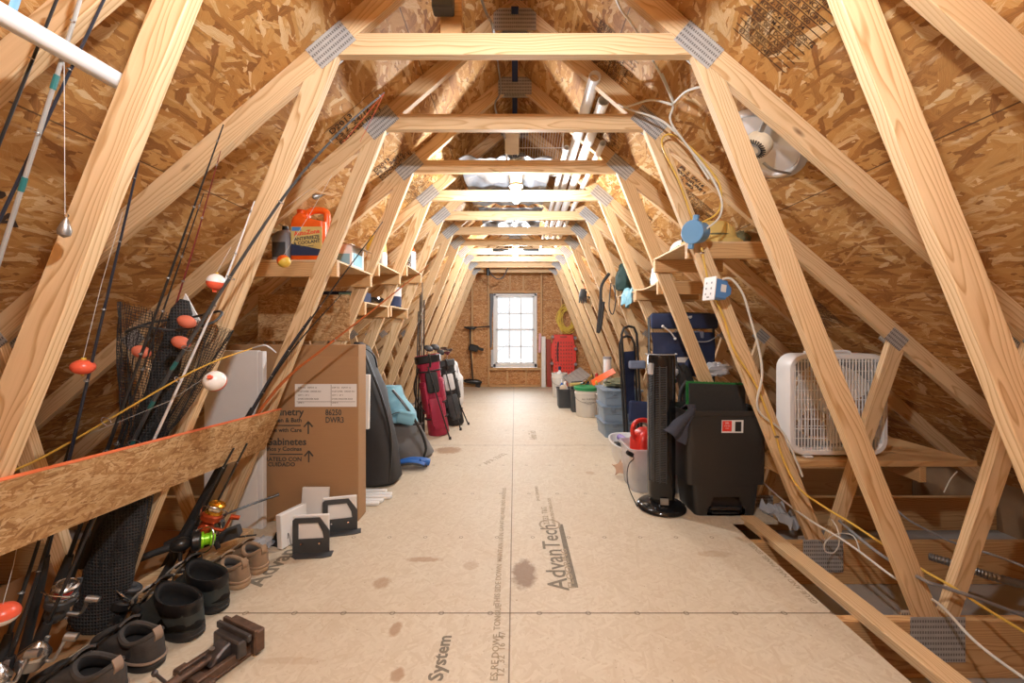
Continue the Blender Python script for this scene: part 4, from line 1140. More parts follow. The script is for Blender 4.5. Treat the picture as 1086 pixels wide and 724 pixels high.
ontop('lettering', 'DWR3', .05, 345, 445.5, bx, None, 'LEFT', .0008, .8)
m = MB()
for (xa, xb, y) in ((284, 319, 451), (286, 321, 481.5)):
    a, b = P(xa, y, BF), P(xb, y, BF); m.box2((a.x, BF-.0015, a.z-.003), (b.x, BF-.0005, a.z+.003))
for (x, ya, yb2) in ((327, 460, 447), (327.5, 490, 478)):
    a, b = P(x, ya, BF), P(x, yb2, BF)
    m.box2((a.x-.004, BF-.0015, a.z), (a.x+.004, BF-.0005, b.z))
    for s in (-1, 1): m.box((a.x + s*.013, BF-.001, b.z-.016), (.042, .001, .009), (0, s*R(50), 0))
m.build('printed_arrows', M['ink'], bx, True)

# white shelf panels standing behind the leg
wp = thing('melamine_sheet', 'tall white sheet standing upright beside the cabinet carton', 'sheet', (-1.66, 2.40, 0))
m = MB(); m.box2((-1.84, 2.365, 0), (-1.52, 2.395, 1.055), .003); m.build('board', M['white_paint'], wp, True)
m = MB(); m.box2((-1.517, 2.36, .0), (-1.487, 2.398, 1.05), .003); m.build('edge_strip', M['white'], wp, True)
m = MB(); m.M = Matrix.Translation((-1.085, 2.645, .705)) @ Euler((0, R(1), 0)).to_matrix().to_4x4(); m.box((0, 0, 0), (.25, .022, .36), None, .003)
single(m, 'white_board', M['white_paint'], 'small white board wedged between cabinet carton and black bag', 'board', smooth_=False)

# black brackets and white boards in front of the carton
def bracket(loc, rz, label, s=1.0):
    t = thing('steel_bracket', label, 'bracket', loc, rz, 'black brackets with white boards')
    w, h = .185*s, .185*s
    o = [(-w/2, 0), (w/2, 0), (w/2, h*.62), (w*.24, h), (-w/2+.01, h), (-w/2, h-.01)]
    i = [(-w/2+.028, .075), (w/2-.028, .075), (w/2-.034, h*.60), (w*.19, h-.026), (-w/2+.028, h-.026)]
    m = MB(); n_o, n_i = len(o), len(i)
    # frame plate made of strips round the opening
    m.prism([(-w/2, 0), (w/2, 0), (w/2, .075), (-w/2, .075)], -.003, .003)
    m.prism([o[0], i[0], i[4], o[5], ][:0] or [(-w/2, .075), (-w/2+.028, .075), (-w/2+.028, h-.026), (-w/2, h-.01)], -.003, .003)
    m.prism([(-w/2, h-.01), (-w/2+.028, h-.026), (w*.19, h-.026), (w*.24, h), (-w/2+.01, h)], -.003, .003)
    m.prism([(w*.19, h-.026), (w/2-.034, h*.60), (w/2, h*.62), (w*.24, h)], -.003, .003)
    m.prism([(w/2-.034, h*.60), (w/2-.028, .075), (w/2, .075), (w/2, h*.62)], -.003, .003)
    m.build('frame', M['dark_grey'], t)
    m = MB(); m.prism([(-w/2+.01, .004), (w/2+.02, .004), (w/2+.025, -.045), (w/2-.01, -.058), (-w/2+.035, -.058), (-w/2+.005, -.03)], 0, .005, 'z'); m.build('foot_flange', M['dark_grey'], t)
    m = MB(); m.box((-.004, .014, h*.53), (w*.98, .018, h*1.06), None, .003); m.build('white_board', M['white_paint'], t)
    for x in (-.045, .045):
        m = MB(); m.cyl((x, -.002, .05), (x, -.014, .055), .008, .005, 8); m.build('bolt', M['steel'], t)
    return t
bracket((-1.075, 2.11, 0), R(6), 'black steel bracket with trapezoid window and white board, frontmost before the carton')
bracket((-1.02, 2.335, .0), R(14), 'second black bracket behind the frontmost one, against the carton', 1.02)
t = thing('white_block', 'thick white board on edge with black side plate beside the brackets', 'board', (-1.23, 2.22, 0))
m = MB(); m.M = Matrix.Translation((-1.235, 2.22, .093)) @ Euler((0, R(-4), R(-20))).to_matrix().to_4x4(); m.box((0, 0, 0), (.035, .17, .18), None, .003); m.build('board', M['white_paint'], t, True)
m = MB(); m.M = Matrix.Translation((-1.305, 2.24, .0)) @ Euler((0, 0, R(-20))).to_matrix().to_4x4(); m.prism([(-.06, 0), (.045, 0), (.045, .09), (.02, .09), (-.04, .04)], -.004, .004); m.box((-.005, -.03, .003), (.10, .07, .006)); m.build('side_plate', M['black'], t, True)
m = MB(); m.tube([(-1.215, 2.14, .06), (-1.20, 2.12, .10), (-1.19, 2.13, .02)], .0025, 5, 4); m.build('wire_clip', M['grey'], t, True)
m = MB(); m.M = Matrix.Translation((-1.20, 2.40, .115)) @ Euler((R(-8), 0, 0)).to_matrix().to_4x4(); m.box((0, 0, 0), (.16, .02, .23), None, .003)
single(m, 'white_offcut', M['white_paint'], 'white offcut leaning on the carton behind the brackets', 'board', smooth_=False)
for k, (y, xr) in enumerate(((2.90, -.93), (2.845, -.875), (2.795, -.86), (2.735, -.90), (2.69, -.915))):
    m = MB(); m.box((xr - .22, y, .011), (.44, .034, .02), None, .004)
    tag(m.build('trim_stick', M['white_paint'], None), 'white trim stick on the floor behind the carton, %s counting from the carton' % ('fifth', 'fourth', 'third', 'second', 'first')[k], 'stick', 'white trim sticks')

# bags --------------------------------------------------------------------
t = thing('equipment_bag', 'tall black zipped bag standing upright behind the cabinet carton', 'bag', (-1.10, 3.12, 0))
m = MB(); rings = []
for z, xr_, d in ((0, -.93, .24), (.03, -.90, .30), (.30, -.925, .32), (.50, -.965, .32), (.70, -1.025, .30), (.86, -1.075, .27), (.97, -1.115, .21), (1.05, -1.155, .13), (1.085, -1.19, .06)):
    xl_ = -1.27 + .03*z; xc = (xl_ + xr_)/2; w = xr_ - xl_
    r_ = sellipse(w, d, z, 40, 3.2, xc, 3.12)
    for i, p in enumerate(r_):
        n_ = noise.noise(p * 6) * .024 + noise.noise(Vector((p.x*16, p.y*16, p.z*7))) * .010; p.x += n_; p.y += n_
    rings.append(r_)
big = []
for a, b in zip(rings, rings[1:]):
    for q in range(4): big.append([p.lerp(p2, q/4) for p, p2 in zip(a, b)])
big.append(rings[-1]); m.loft(big); m.build('body', M['bag_black'], t, True, True)
m = MB()
for q in range(9): m.box((-1.135, 2.952, .33 + .045*q), (.05, .012, .03), None, .004)
m.box((-1.125, 2.955, .50), (.042, .006, .48)); m.build('webbing_strap', M['black'], t, True)
m = MB(); m.tube([(-.945, 3.0, .04), (-.935, 3.02, .35), (-.985, 3.0, .62), (-1.05, 2.99, .82), (-1.12, 3.01, .98)], .010, 6, 6); m.build('piping', M['black'], t, True, True)
m = MB(); m.tube([(-1.20, 2.98, .88), (-1.17, 2.94, .99), (-1.11, 2.95, 1.04), (-1.05, 2.98, .99), (-1.03, 2.99, .90)], .014, 8, 5, False, .5); m.build('carry_handle', M['black'], t, True, True)
m = MB(); lump(m, (-1.43, 3.18, .56), (.10, .13, .58), .30, 6, 30, 26, 31, False); single(m, 'plastic_sheeting', M['film'], 'crumpled clear plastic sheeting bunched behind the tall black bag', 'sheeting')

t = thing('duffel_bag', 'light blue and grey bag slumped on the floor behind the tall black bag', 'bag', (-1.0, 3.72, 0))
def bagrings(zs):
    out = []
    for z in zs:
        k = z / .66
        xr = -.775 - .30 * k**1.25; xl = -1.26 + .02*k; w = max(.05, xr - xl); d = .34 * (1 - .75*k**2) + .02
        r_ = sellipse(w * (1 if z > .02 else .9), d * (1 if z > .02 else .9), z, 36, 2.4, (xl + xr)/2, 3.74)
        for p in r_:
            n_ = noise.noise(p * 6) * .03 + noise.noise(p * 15) * .012; p.x += n_; p.y += n_
        out.append(r_)
    return out
m = MB(); m.loft(bagrings([0, .015] + [.03 + .02*q for q in range(16)])); m.build('grey_bottom', M['mid_grey'], t, True, True)
m = MB(); m.loft(bagrings([.331 + .329*q/16 for q in range(17)])); m.build('blue_top', M['light_blue'], t, True, True)
m = MB(); m.tube([(-1.10, 3.60, .64), (-.98, 3.58, .50), (-.87, 3.58, .33), (-.80, 3.60, .14), (-.82, 3.60, .03)], .012, 6, 6); m.build('piping', M['black'], t, True, True)
m = MB(); m.tube([(-1.20, 3.58, .60), (-1.16, 3.54, .40), (-1.10, 3.53, .22), (-1.08, 3.54, .06)], .014, 6, 6, False, .4); m.tube([(-1.12, 3.55, .42), (-1.02, 3.55, .45), (-.93, 3.57, .42)], .012, 6, 6, False, .4); m.build('strap', M['black'], t, True, True)
m = MB(); m.M = Matrix.Translation((-.97, 3.56, .40)) @ Euler((R(-8), R(12), 0)).to_matrix().to_4x4(); m.box((0, 0, 0), (.16, .05, .12), None, .025, 2); m.box((0, -.027, .04), (.12, .006, .010)); m.build('front_pocket', M['light_blue'], t, True, True)
m = MB(); m.tube([(-1.24, 3.60, .334), (-1.05, 3.55, .345), (-.88, 3.58, .335), (-.84, 3.66, .33)], .008, 6, 5); m.build('seam_piping', M['black'], t, True, True)
t = thing('swim_fin', 'blue rubber swim fin on the floor in front of the blue and grey bag', 'fin', (-.93, 3.42, 0))
m = MB(); m.sheet(lambda u, v: (-1.10 + .34*u + .02*v, 3.36 + .16*v*(.6+.4*u) + .0*u, .018 + .05*math.sin(u*2.6) + .012*math.sin(v*9.4)), 12, 10, .014); m.build('blade', M['royal'], t, True, True)
m = MB(); m.loft([sellipse(.02, .06, .02, 14), sellipse(.05, .09, .03, 14)]); m.tube([(-.80, 3.42, .05), (-.76, 3.44, .045), (-.73, 3.45, .03)], .03, 10, 3); m.bm.verts.ensure_lookup_table()
m.build('foot_pocket', M['black'], t, True, True) if False else m.bm.free()
m = MB(); m.tube([(-.81, 3.42, .05), (-.77, 3.44, .045), (-.735, 3.45, .034)], [.028, .034, .024], 12, 4); m.build('foot_pocket', M['royal'], t, True, True)
m = MB(); m.tube([(-1.10, 3.35, .03), (-.98, 3.33, .05), (-.86, 3.35, .06), (-.74, 3.38, .03)], .009, 6, 4); m.build('heel_strap', M['black'], t, True, True)

def golf_bag(base, top, r, label, mats, legs, name='golf_bag'):
    base, top = Vector(base), Vector(top)
    t = thing(name, label, 'golf bag', tuple(base))
    q = (top - base).to_track_quat('Z', 'Y').to_matrix().to_4x4(); L = (top - base).length
    Mx = Matrix.Translation(base) @ q
    m = MB(); m.M = Mx; m.lathe([(r*.85, .0), (r*.95, .02), (r*.9, .25*L), (r*.95, .6*L), (r, .86*L), (r*1.08, .92*L), (r*1.1, L), (r*.95, L), (r*.85, L*.9)], 24); m.build('body', mats[0], t, True, True)
    m = MB(); m.M = Mx; m.lathe([(r*1.09, .90*L), (r*1.16, .91*L), (r*1.17, .985*L), (r*1.1, .995*L)], 24, None, False, False); m.build('top_collar', mats[1], t, True, True)
    yl = Mx.inverted().to_3x3() @ Vector((.35, -1, 0)); a = math.atan2(yl.y, yl.x)
    dx = Vector((math.cos(a), math.sin(a), 0))
    for (z, h, k, mt) in ((.30, .34, 1.0, mats[2]), (.66, .26, .9, mats[3])):
        m = MB(); m.M = Mx @ Matrix.Translation(dx * r*.75 + Vector((0, 0, z*L))) @ Euler((0, 0, a + PI/2)).to_matrix().to_4x4(); m.box((0, 0, 0), (r*1.2*k, r*.7, h*L), None, .025, 2); m.build('pocket', mt, t, True, True)
    for (zz, aa, hh, dd) in ((.55, 1.15, .30, .55), (.48, -1.1, .40, .55), (.15, .0, .14, .55)):
        m = MB(); a2 = a + aa; d2 = Vector((math.cos(a2), math.sin(a2), 0)); m.M = Mx @ Matrix.Translation(d2 * r*.80 + Vector((0, 0, zz*L))) @ Euler((0, 0, a2 + PI/2)).to_matrix().to_4x4(); m.box((0, 0, 0), (r*.95, r*dd, hh*L), None, .022, 2); m.box((0, -r*.29, hh*L*.34), (r*.8, .006, .010)); m.build('pocket', mats[0] if aa > 0 else mats[2], t, True, True)
    for zz in (.22, .40, .80):
        m = MB(); m.M = Mx; m.tube([(r*1.02*math.cos(2*PI*i/24), r*1.02*math.sin(2*PI*i/24), zz*L) for i in range(24)], .009, 6, 0, True); m.build('band', M['matte_black'], t, True, True)
    m = MB(); m.M = Mx; m.tube([dx*r*1.0 + Vector((0, 0, .97*L)), dx*r*1.5 + Vector((0, 0, 1.0*L)), dx*r*1.55 + Vector((0, 0, .90*L)), dx*r*1.08 + Vector((0, 0, .86*L))], .012, 8, 5); m.build('grab_handle', M['black'], t, True, True)
    for f_ in legs:
        m = MB(); m.cyl(Mx @ Vector((0, 0, .86*L)) + Vector((.02, -r, 0)), f_, .008); m.cyl(Vector(f_), Vector(f_) + Vector((0, 0, .03)), .016, .012, 8); m.build('stand_leg', M['black'], t, True, True)
    m = MB(); m.M = Mx; sd = Vector((math.cos(a-1.2), math.sin(a-1.2), 0)); m.tube([sd*r + Vector((0, 0, .85*L)), sd*r*1.7 + Vector((0, 0, .65*L)), sd*r*1.6 + Vector((0, 0, .45*L)), sd*r + Vector((0, 0, .3*L))], .018, 8, 6, False, .4); m.build('shoulder_strap', M['black'], t, True, True)
    return t
golf_bag((-.86, 4.55, .0), (-1.00, 4.55, .90), .125, 'crimson golf bag leaning by the truss legs beyond the blue and grey bag', (M['crimson'], M['black'], M['crimson'], M['matte_black']), [(-.70, 4.32, 0.0)])
golf_bag((-.74, 5.02, .0), (-.90, 5.06, .80), .115, 'black and white stand bag for golf clubs beyond the crimson golf bag', (M['matte_black'], M['dark_grey'], M['dark_grey'], M['white']), [(-.64, 4.72, 0), (-.58, 5.0, 0)])
m = MB(); lump(m, (-.80, 5.32, .36), (.11, .10, .37), .25, 5, 24, 20, 41); single(m, 'plastic_sack', M['white_paint'], 'pale plastic sack standing behind the black and white stand bag', 'sack')
def golf_club(foot, head, mat, label):
    foot, head = Vector(foot), Vector(head)
    t = thing('golf_club', label, 'golf club', tuple(foot), 0, 'golf clubs in the bags')
    m = MB(); m.cyl(foot, head, .006, .004, 8); m.build('shaft', M['steel'], t, True, True)
    m = MB(); m.M = Matrix.Translation(head + Vector((.025, -.005, .005))) @ Euler((R(15), R(25), 0)).to_matrix().to_4x4()
    if mat == 'wood': m.ball((0, 0, 0), (.055, .045, .032), 14, 10); m.build('head', M['dark_grey'], t, True, True)
    else: m.prism([(-.03, -.02), (.04, -.02), (.05, .035), (.02, .03), (-.03, .0)], -.006, .006, 'y', .002); m.build('head', M['steel'], t, True)
for k, (f_, h_, ty, lb) in enumerate((((-.88, 5.03, .5), (-.93, 5.04, .95), 'iron', 'steel iron club head highest above the black and white stand bag'), ((-.86, 5.08, .5), (-.87, 5.10, .93), 'iron', 'steel iron club head at the rim of the black and white stand bag'),
        ((-.89, 5.08, .5), (-.96, 5.06, .90), 'wood', 'dark rounded club head standing in the black and white stand bag'), ((-.98, 4.53, .5), (-1.0, 4.52, .97), 'wood', 'dark club head on the near rim of the crimson golf bag'), ((-.97, 4.58, .5), (-.94, 4.60, .98), 'wood', 'dark club head on the far rim of the crimson golf bag'), ((-.90, 5.0, .5), (-.88, 4.98, .90), 'iron', 'low iron club head facing the window from the stand bag'))):
    golf_club(f_, h_, ty, lb)

# things on the shelves of this side ------------------------------------------
def antifreeze():
    t = thing('antifreeze_jug', 'bright orange antifreeze jug with yellow label on the plank shelf', 'jug', (-1.23, 2.42, 1.586))
    fn = None
    m = MB(); m.loft([rrect(.20, .11, .025, 0), rrect(.21, .12, .03, .015), rrect(.21, .12, .03, .215), rrect(.205, .12, .03, .235), rrect(.09, .10, .03, .26, 5, -.055), rrect(.06, .06, .03, .29, 5, -.06)]); m.build('body', M['orange'], t, smooth_=True)
    m = MB(); m.tube([(-.03, 0, .27), (-.02, 0, .30), (.03, 0, .315), (.085, 0, .305), (.095, 0, .27), (.09, 0, .22)], .02, 10, 4); m.build('handle', M['orange'], t, smooth_=True)
    m = MB(); m.cyl((-.06, 0, .285), (-.06, 0, .315), .028, .026, 16); m.build('cap', M['orange'], t, smooth_=True)
    o = Vector((-1.23, 2.3585, 1.586))
    m = MB(); m.box2((o.x-.09, o.y-.0012, o.z+.03), (o.x+.092, o.y+.002, o.z+.20)); l = m.build('label', M['yellow_soft'], t, True)
    m = MB(); m.prism([(o.x-.09, o.z+.03), (o.x+.092, o.z+.03), (o.x+.092, o.z+.065), (o.x-.09, o.z+.10)], o.y-.002, o.y-.0012); m.build('label_picture', M['navy'], l, True)
    for s_, sz, dz, mt, b in (('AutoZone', .036, .165, 'red_pale', .0008), ('ANTIFREEZE', .027, .132, 'ink', .0008), ('& COOLANT', .027, .107, 'ink', .0008), ('50/50 prediluted', .012, .085, 'ink', 0)):
        text('lettering', s_, sz, orient((o.x + .004, o.y-.0026, o.z+dz), (1, 0, .12), (0, 0, 1)), M[mt], l, 'CENTER', b)
    m = MB(); m.box2((o.x-.085, o.y-.002, o.z+.175), (o.x-.03, o.y-.001, o.z+.198)); m.build('blue_patch', M['box_blue'], l, True)
antifreeze()
t = thing('oil_jug', 'slim grey oil jug beside the orange antifreeze jug', 'jug', (-1.405, 2.45, 1.586))
m = MB(); m.loft([rrect(.10, .13, .02, 0), rrect(.105, .135, .02, .01), rrect(.105, .135, .02, .15), rrect(.06, .10, .02, .185), rrect(.04, .04, .015, .20)]); m.build('body', M['grey'], t, smooth_=True)
m = MB(); m.cyl((0, 0, .20), (0, 0, .225), .020, .018, 12); m.build('cap', M['black'], t, smooth_=True)
m = MB(); m.box((0, -.069, .07), (.075, .002, .09)); m.build('label', M['dark_grey'], t)
bottle((-1.475, 2.50, 1.586), .028, .21, 'pail', 'white', 'clear white bottle at the end of the shelf beside the oil jug')
t = thing('carton_box', 'small white and blue carton with open flap at the shelf edge', 'carton', (-1.10, 2.66, 1.586))
m = MB(); m.box2((-1.19, 2.58, 1.586), (-1.05, 2.78, 1.735), .002); m.build('body', M['white_paint'], t, True)
m = MB(); m.sheet(lambda u, v: (-1.19 + .20*u, 2.57 + .20*v, 1.765 - .055*u), 1, 1, .004); m.build('flap', M['card'], t, True)
m = MB(); m.box2((-1.175, 2.577, 1.60), (-1.065, 2.58, 1.67)); m.build('printed_panel', M['light_blue'], t, True)
m = MB(); m.box2((-1.05, 2.60, 1.60), (-1.047, 2.74, 1.68)); m.build('printed_panel', M['light_blue'], t, True)
t = thing('snack_bag', 'yellow topped white bag standing on the shelf beyond the antifreeze jug', 'bag', (-1.09, 3.15, 1.676))
m = MB(); m.loft([sellipse(.15, .09, 0, 20, 3), sellipse(.16, .11, .03, 20, 3), sellipse(.155, .10, .11, 20, 3)]); m.build('white_part', M['white'], t, smooth_=True)
m = MB(); m.loft([sellipse(.155, .10, .111, 20, 3), sellipse(.15, .08, .17, 20, 3), sellipse(.12, .04, .22, 20, 3), sellipse(.09, .01, .25, 20, 3)]); m.build('yellow_part', M['yellow'], t, smooth_=True)
t = thing('sealant_tube', 'white sealant tube with orange cone cap on the further shelf', 'tube', (-1.0, 3.85, 1.761))
m = MB(); m.cyl((0, 0, 0), (0, 0, .17), .045, None, 16); m.build('body', M['white'], t, smooth_=True)
m = MB(); m.cyl((0, 0, .17), (0, 0, .27), .04, .010, 14); m.build('cone_cap', M['orange'], t, smooth_=True)
text('lettering', 'CAULK', .04, orient((-1.0, 3.804, 1.845), (0, 0, 1), (-1, 0, 0)), M['ink'], t, 'CENTER', .001)
t = thing('blue_carton', 'blue box on the low shelf behind the chipboard panel', 'box', (-1.25, 3.10, 1.391))
m = MB(); m.box2((-1.50, 3.0, 1.391), (-1.15, 3.2, 1.47), .004); m.build('body', M['navy'], t, True)
m = MB(); m.box2((-1.32, 2.997, 1.40), (-1.16, 3.0, 1.46)); m.build('label', M['light_blue'], t, True)
t = thing('paint_can', 'blue and white can on the further low shelf', 'can', (-1.17, 3.85, 1.401))
m = MB(); m.lathe([(.075, 0), (.078, .005), (.075, .01), (.075, .10)], 22); m.build('lower_band', M['navy'], t, smooth_=True)
m = MB(); m.lathe([(.075, .10), (.075, .17), (.078, .175), (.078, .185), (.065, .186), (.06, .178)], 22); m.build('upper_band', M['paper'], t, smooth_=True)
t = thing('clamp_tool', 'black spring clamp on the low shelf between blue box and blue and white can', 'clamp', (-1.17, 3.3, 1.391))
m = MB(); m.tube([(-.06, 0, .02), (0, 0, .05), (.05, 0, .02), (.08, 0, .05)], .014, 8, 4); m.build('jaw', M['black'], t, smooth_=True)
m = MB(); m.tube([(-.06, .05, .02), (0, .03, .03), (.05, -.01, .05)], .012, 8, 4); m.build('handle', M['dull_steel'], t, smooth_=True)

# flattened cardboard beyond the floor edge
m = MB(); m.sheet(lambda u, v: (-1.605 - .75*u, .75 + 1.6*v, -.012 + .008*math.sin(u*7 + v*3) + .005*noise.noise((u*4, v*7, 0))), 8, 12, .006)
single(m, 'flattened_cardboard', M['card2'], 'flattened brown cardboard lying beyond the floor edge under the rods', 'cardboard')
m = MB(); m.box((-1.60, 2.02, .022), (.16, .55, .04), (0, 0, R(-6)), .003); single(m, 'wood_offcut', M['pine'], 'pale wood offcut lying on the floor edge under the reels', 'offcut', smooth_=False)
m = MB(); lump(m, (-1.37, 2.165, .022), (.055, .045, .03), .4, 6, 20, 12, 51); single(m, 'paper_scrap', M['film'], 'crumpled grey scrap on the floor before the white panel', 'scrap')

# shoes -------------------------------------------------------------------
def shoe(loc, rz, label, L=.30, W=.105, hk=.085, boot=False, mats=None, cat='shoe', name='shoe', side=1, group=None, laces=True):
    up_m, sole_m, trim_m, lin_m, lace_m = mats
    t = thing(name, label, cat, loc, rz, group)
    N = 40
    def outline(a, k=1.0):      # a: 0 toe tip ... pi heel ; x forward
        x = math.cos(a); y = math.sin(a)
        w = W/2 * (1.0 + .10*math.cos(a) - .13*math.cos(2*a)*0 - .16*math.exp(-((x+.15)/.35)**2))
        yy = w * math.copysign(abs(y)**.72, y)
        xx = L/2 * math.copysign(abs(x)**.86, x)
        yy += side * .012 * (x + .1) * (1 if x > 0 else .2)
        return Vector((xx*k, yy*k, 0))
    sole_h = .034 if not boot else .034
    # sole
    m = MB(); R_ = lambda k, z: [outline(2*PI*i/N, k) + Vector((0, 0, z + .012*max(0, math.cos(2*PI*i/N)-.55))) for i in range(N)]
    m.loft([R_(.95, 0), R_(1.0, .006), R_(1.015, sole_h*.6), R_(1.0, sole_h*.65), R_(1.005, sole_h+.004), R_(.93, sole_h+.008)]); m.build('sole', sole_m, t, smooth_=True, angle=50)
    # upper
    ox, orx, ory = (-.215*L, L*.225, W*.36) if not boot else (-.155*L, L*.315, W*.40)
    def topz(a):
        c = math.cos(a)      # 1 = front of the opening, -1 = heel
        return hk + (.028*max(0, -c)**2 + .022*max(0, c)**1.5) if not boot else hk + .024*max(0, c)**2 - .004*max(0, -c) - .006*abs(math.sin(a))
    rings = []
    T_ = [0, .08, .18, .3, .42, .54, .66, .78, .88, .95, 1.0]
    for t_ in T_:
        r_ = []
        for i in range(N):
            a = 2*PI*i/N
            p0 = outline(a, .985); p1 = Vector((ox + orx*math.cos(a), ory*math.sin(a), 0))
            toe = max(0, math.cos(a))**1.2
            e1 = 1.0 + 1.1*toe; e2 = 1.0 - .45*toe
            h = t_**e1 if not toe > .999 else t_**e1
            lat = 1 - (1 - t_)**(1/ (1 + .2*toe)) if toe > 0 else t_**1.6
            lat = (1-toe)*t_**1.7 + toe*t_
            v = math.sin(t_*PI/2)**(.75) if toe < .05 else (toe*(.52*math.sin(min(1, t_*2.4)*PI/2)**.8 + .48*t_**1.9) + (1-toe)*math.sin(t_*PI/2)**.75)
            if boot: v = toe*(.34*math.sin(min(1, t_*2.6)*PI/2)**.8 + .66*t_**2.6) + (1-toe)*t_**.95
            p = p0.lerp(p1, lat); p.z = sole_h + (topz(a) - sole_h) * v
            nn = noise.noise(Vector((p.x*22 + loc[1]*9, p.y*22, p.z*26))) * .0035
            p += Vector((0, nn*2 if abs(math.sin(a)) > .5 else 0, nn))
            r_.append(p)
        rings.append(r_)
    m = MB(); m.loft(rings, False, False)
    m.build('upper', up_m, t, smooth_=True, angle=180)
    # lining: collar roll then down inside
    m = MB(); lr = []
    for dz, k in ((0, 1.0), (.004, .97), (.003, .90), (-.01, .86), (-.035, .90), (-(hk - sole_h)*.8, 1.15)):
        lr.append([Vector((ox + orx*k*math.cos(2*PI*i/N), ory*k*math.sin(2*PI*i/N), topz(2*PI*i/N) + dz)) for i in range(N)])
    m.loft(lr, False, True); m.build('lining', lin_m, t, smooth_=True, angle=180)
    # padded collar
    m = MB(); cr = .009 if not boot else .013
    if boot:
        lay = []
        for z_, k in ((-.040, 1.02), (-.037, 1.055), (-.018, 1.08), (-.002, 1.06), (.006, 1.02), (.004, .94)):
            lay.append([Vector((ox + orx*k*math.cos(2*PI*i/N) , ory*k*math.sin(2*PI*i/N)*1.03, topz(2*PI*i/N) + z_)) for i in range(N)])
        m.loft(lay, False, False)
    else:
        m.tube([(ox + orx*math.cos(2*PI*i/N), ory*math.sin(2*PI*i/N), topz(2*PI*i/N)) for i in range(N)], cr, 8, 0, True)
    m.build('collar', trim_m if boot else up_m, t, smooth_=True)
    # tongue and heel tab
    zt = topz(0)
    m = MB(); m.sheet(lambda u, v: (ox + orx + .055 - .075*u, (v-.5)*.058, zt - .028 + .052*u - .012*(2*v-1)**2 + .004), 6, 6, .008); m.build('tongue', up_m if not boot else trim_m, t, smooth_=True)
    if not boot:
        m = MB(); m.sheet(lambda u, v: (ox - orx - .003 - .014*math.sin(u*PI), (v-.5)*.024, topz(PI) - .035 + .055*u), 6, 2, .005); m.build('heel_tab', trim_m, t, smooth_=True)
        m = MB(); m.tube([outline(2*PI*i/N, 1.005) + Vector((0, 0, sole_h*.98 + .012*max(0, math.cos(2*PI*i/N)-.55))) for i in range(N)], .005, 6, 0, True); m.build('sole_trim', trim_m, t, smooth_=True)
    if laces:
        m = MB()
        for q in range(5):
            f_ = q/4; x = ox + orx + .018 + .062*f_; z = zt - .012 - .046*f_*(1.35 if boot else 1.0) + .006
            m.tube([(x, -.030, z - .006), (x - .004, 0, z + .008), (x, .030, z - .006)], .0042, 5, 3)
        for s in (-1, 1): m.tube([(ox+orx+.02, s*.008, zt), (ox+orx+.01, s*.045, zt+.006), (ox+orx+.045, s*.068, zt-.03), (ox+orx+.06, s*.062, zt-.055)], .0042, 5, 5)
        m.build('laces', lace_m, t, smooth_=True)
    return t
BM = (M['boot'], M['sole_black'], M['boot_collar'], M['lining'], M['lace'])
SM_ = (M['sneaker'], M['sole_black'], M['sneaker_trim'], M['lining'], M['matte_black'])
TM_ = (M['tan_shoe'], M['tan_sole'], M['tan_shoe'], M['grey_lining'], M['tan_shoe'])
def place_shoe(hx, hy, ang, *a, **k):      # heel point on the floor, direction the toe points
    L = k.get('L', .30)
    shoe((hx + math.cos(ang)*L/2, hy + math.sin(ang)*L/2, 0), ang, *a, **k)
place_shoe(-1.245, 1.262, R(168), 'charcoal sneaker with taupe heel tab, frontmost of the shoe row', L=.33, W=.118, hk=.09, mats=SM_, name='sneaker', side=1, group='row of shoes')
place_shoe(-1.235, 1.392, R(164), 'charcoal sneaker with taupe heel tab, between its twin and the black boots', L=.33, W=.118, hk=.09, mats=SM_, name='sneaker', side=-1, group='row of shoes')
place_shoe(-1.205, 1.522, R(160), 'black ankle boot with padded collar beside the charcoal sneakers', L=.335, W=.13, hk=.14, boot=True, mats=BM, cat='boot', name='ankle_boot', side=1, group='row of shoes')
place_shoe(-1.215, 1.672, R(158), 'black ankle boot beside the tan shoes', L=.335, W=.13, hk=.14, boot=True, mats=BM, cat='boot', name='ankle_boot', side=-1, group='row of shoes')
place_shoe(-1.225, 1.82, R(156), 'worn tan shoe next to the black boots', L=.29, W=.11, mats=TM_, name='tan_shoe', side=1, group='row of shoes', laces=False)
place_shoe(-1.21, 1.935, R(154), 'worn tan shoe at the carton end of the shoe row', L=.29, W=.11, mats=TM_, name='tan_shoe', side=-1, group='row of shoes', laces=False)

# drill press vise -----------------------------------------------------------
vz = thing('bench_vise', 'rusty drill press vise lying on the floor beside the shoes', 'vise', (-1.035, 1.40, 0), R(66))
vz.scale = (.78, 1.05, .98)
m = MB(); m.box((0, .048, .026), (.26, .018, .034), None, .003); m.box((0, -.048, .026), (.26, .018, .034), None, .003); m.box((0, 0, .008), (.27, .12, .016), None, .004); m.box((-.10, 0, .02), (.05, .17, .024), None, .006); m.build('bed', M['rust'], vz)
m = MB(); m.box((.115, 0, .048), (.05, .16, .082), None, .005); m.box((.090, 0, .092), (.018, .175, .024), None, .003); m.build('fixed_jaw', M['rust'], vz)
m = MB(); m.box((.045, 0, .055), (.04, .14, .06), None, .005); m.box((.062, 0, .090), (.018, .175, .024), None, .003); m.prism([(-.06, .03), (.03, .03), (.03, .078), (.0, .072), (-.035, .055)], -.03, .03, 'y', .006); m.build('sliding_jaw', M['iron'], vz)
m = MB(); m.cyl((-.16, 0, .045), (.03, 0, .045), .011); m.cyl((-.20, 0, .045), (-.155, 0, .045), .018, .018, 12); m.build('screw', M['rust'], vz, smooth_=True)
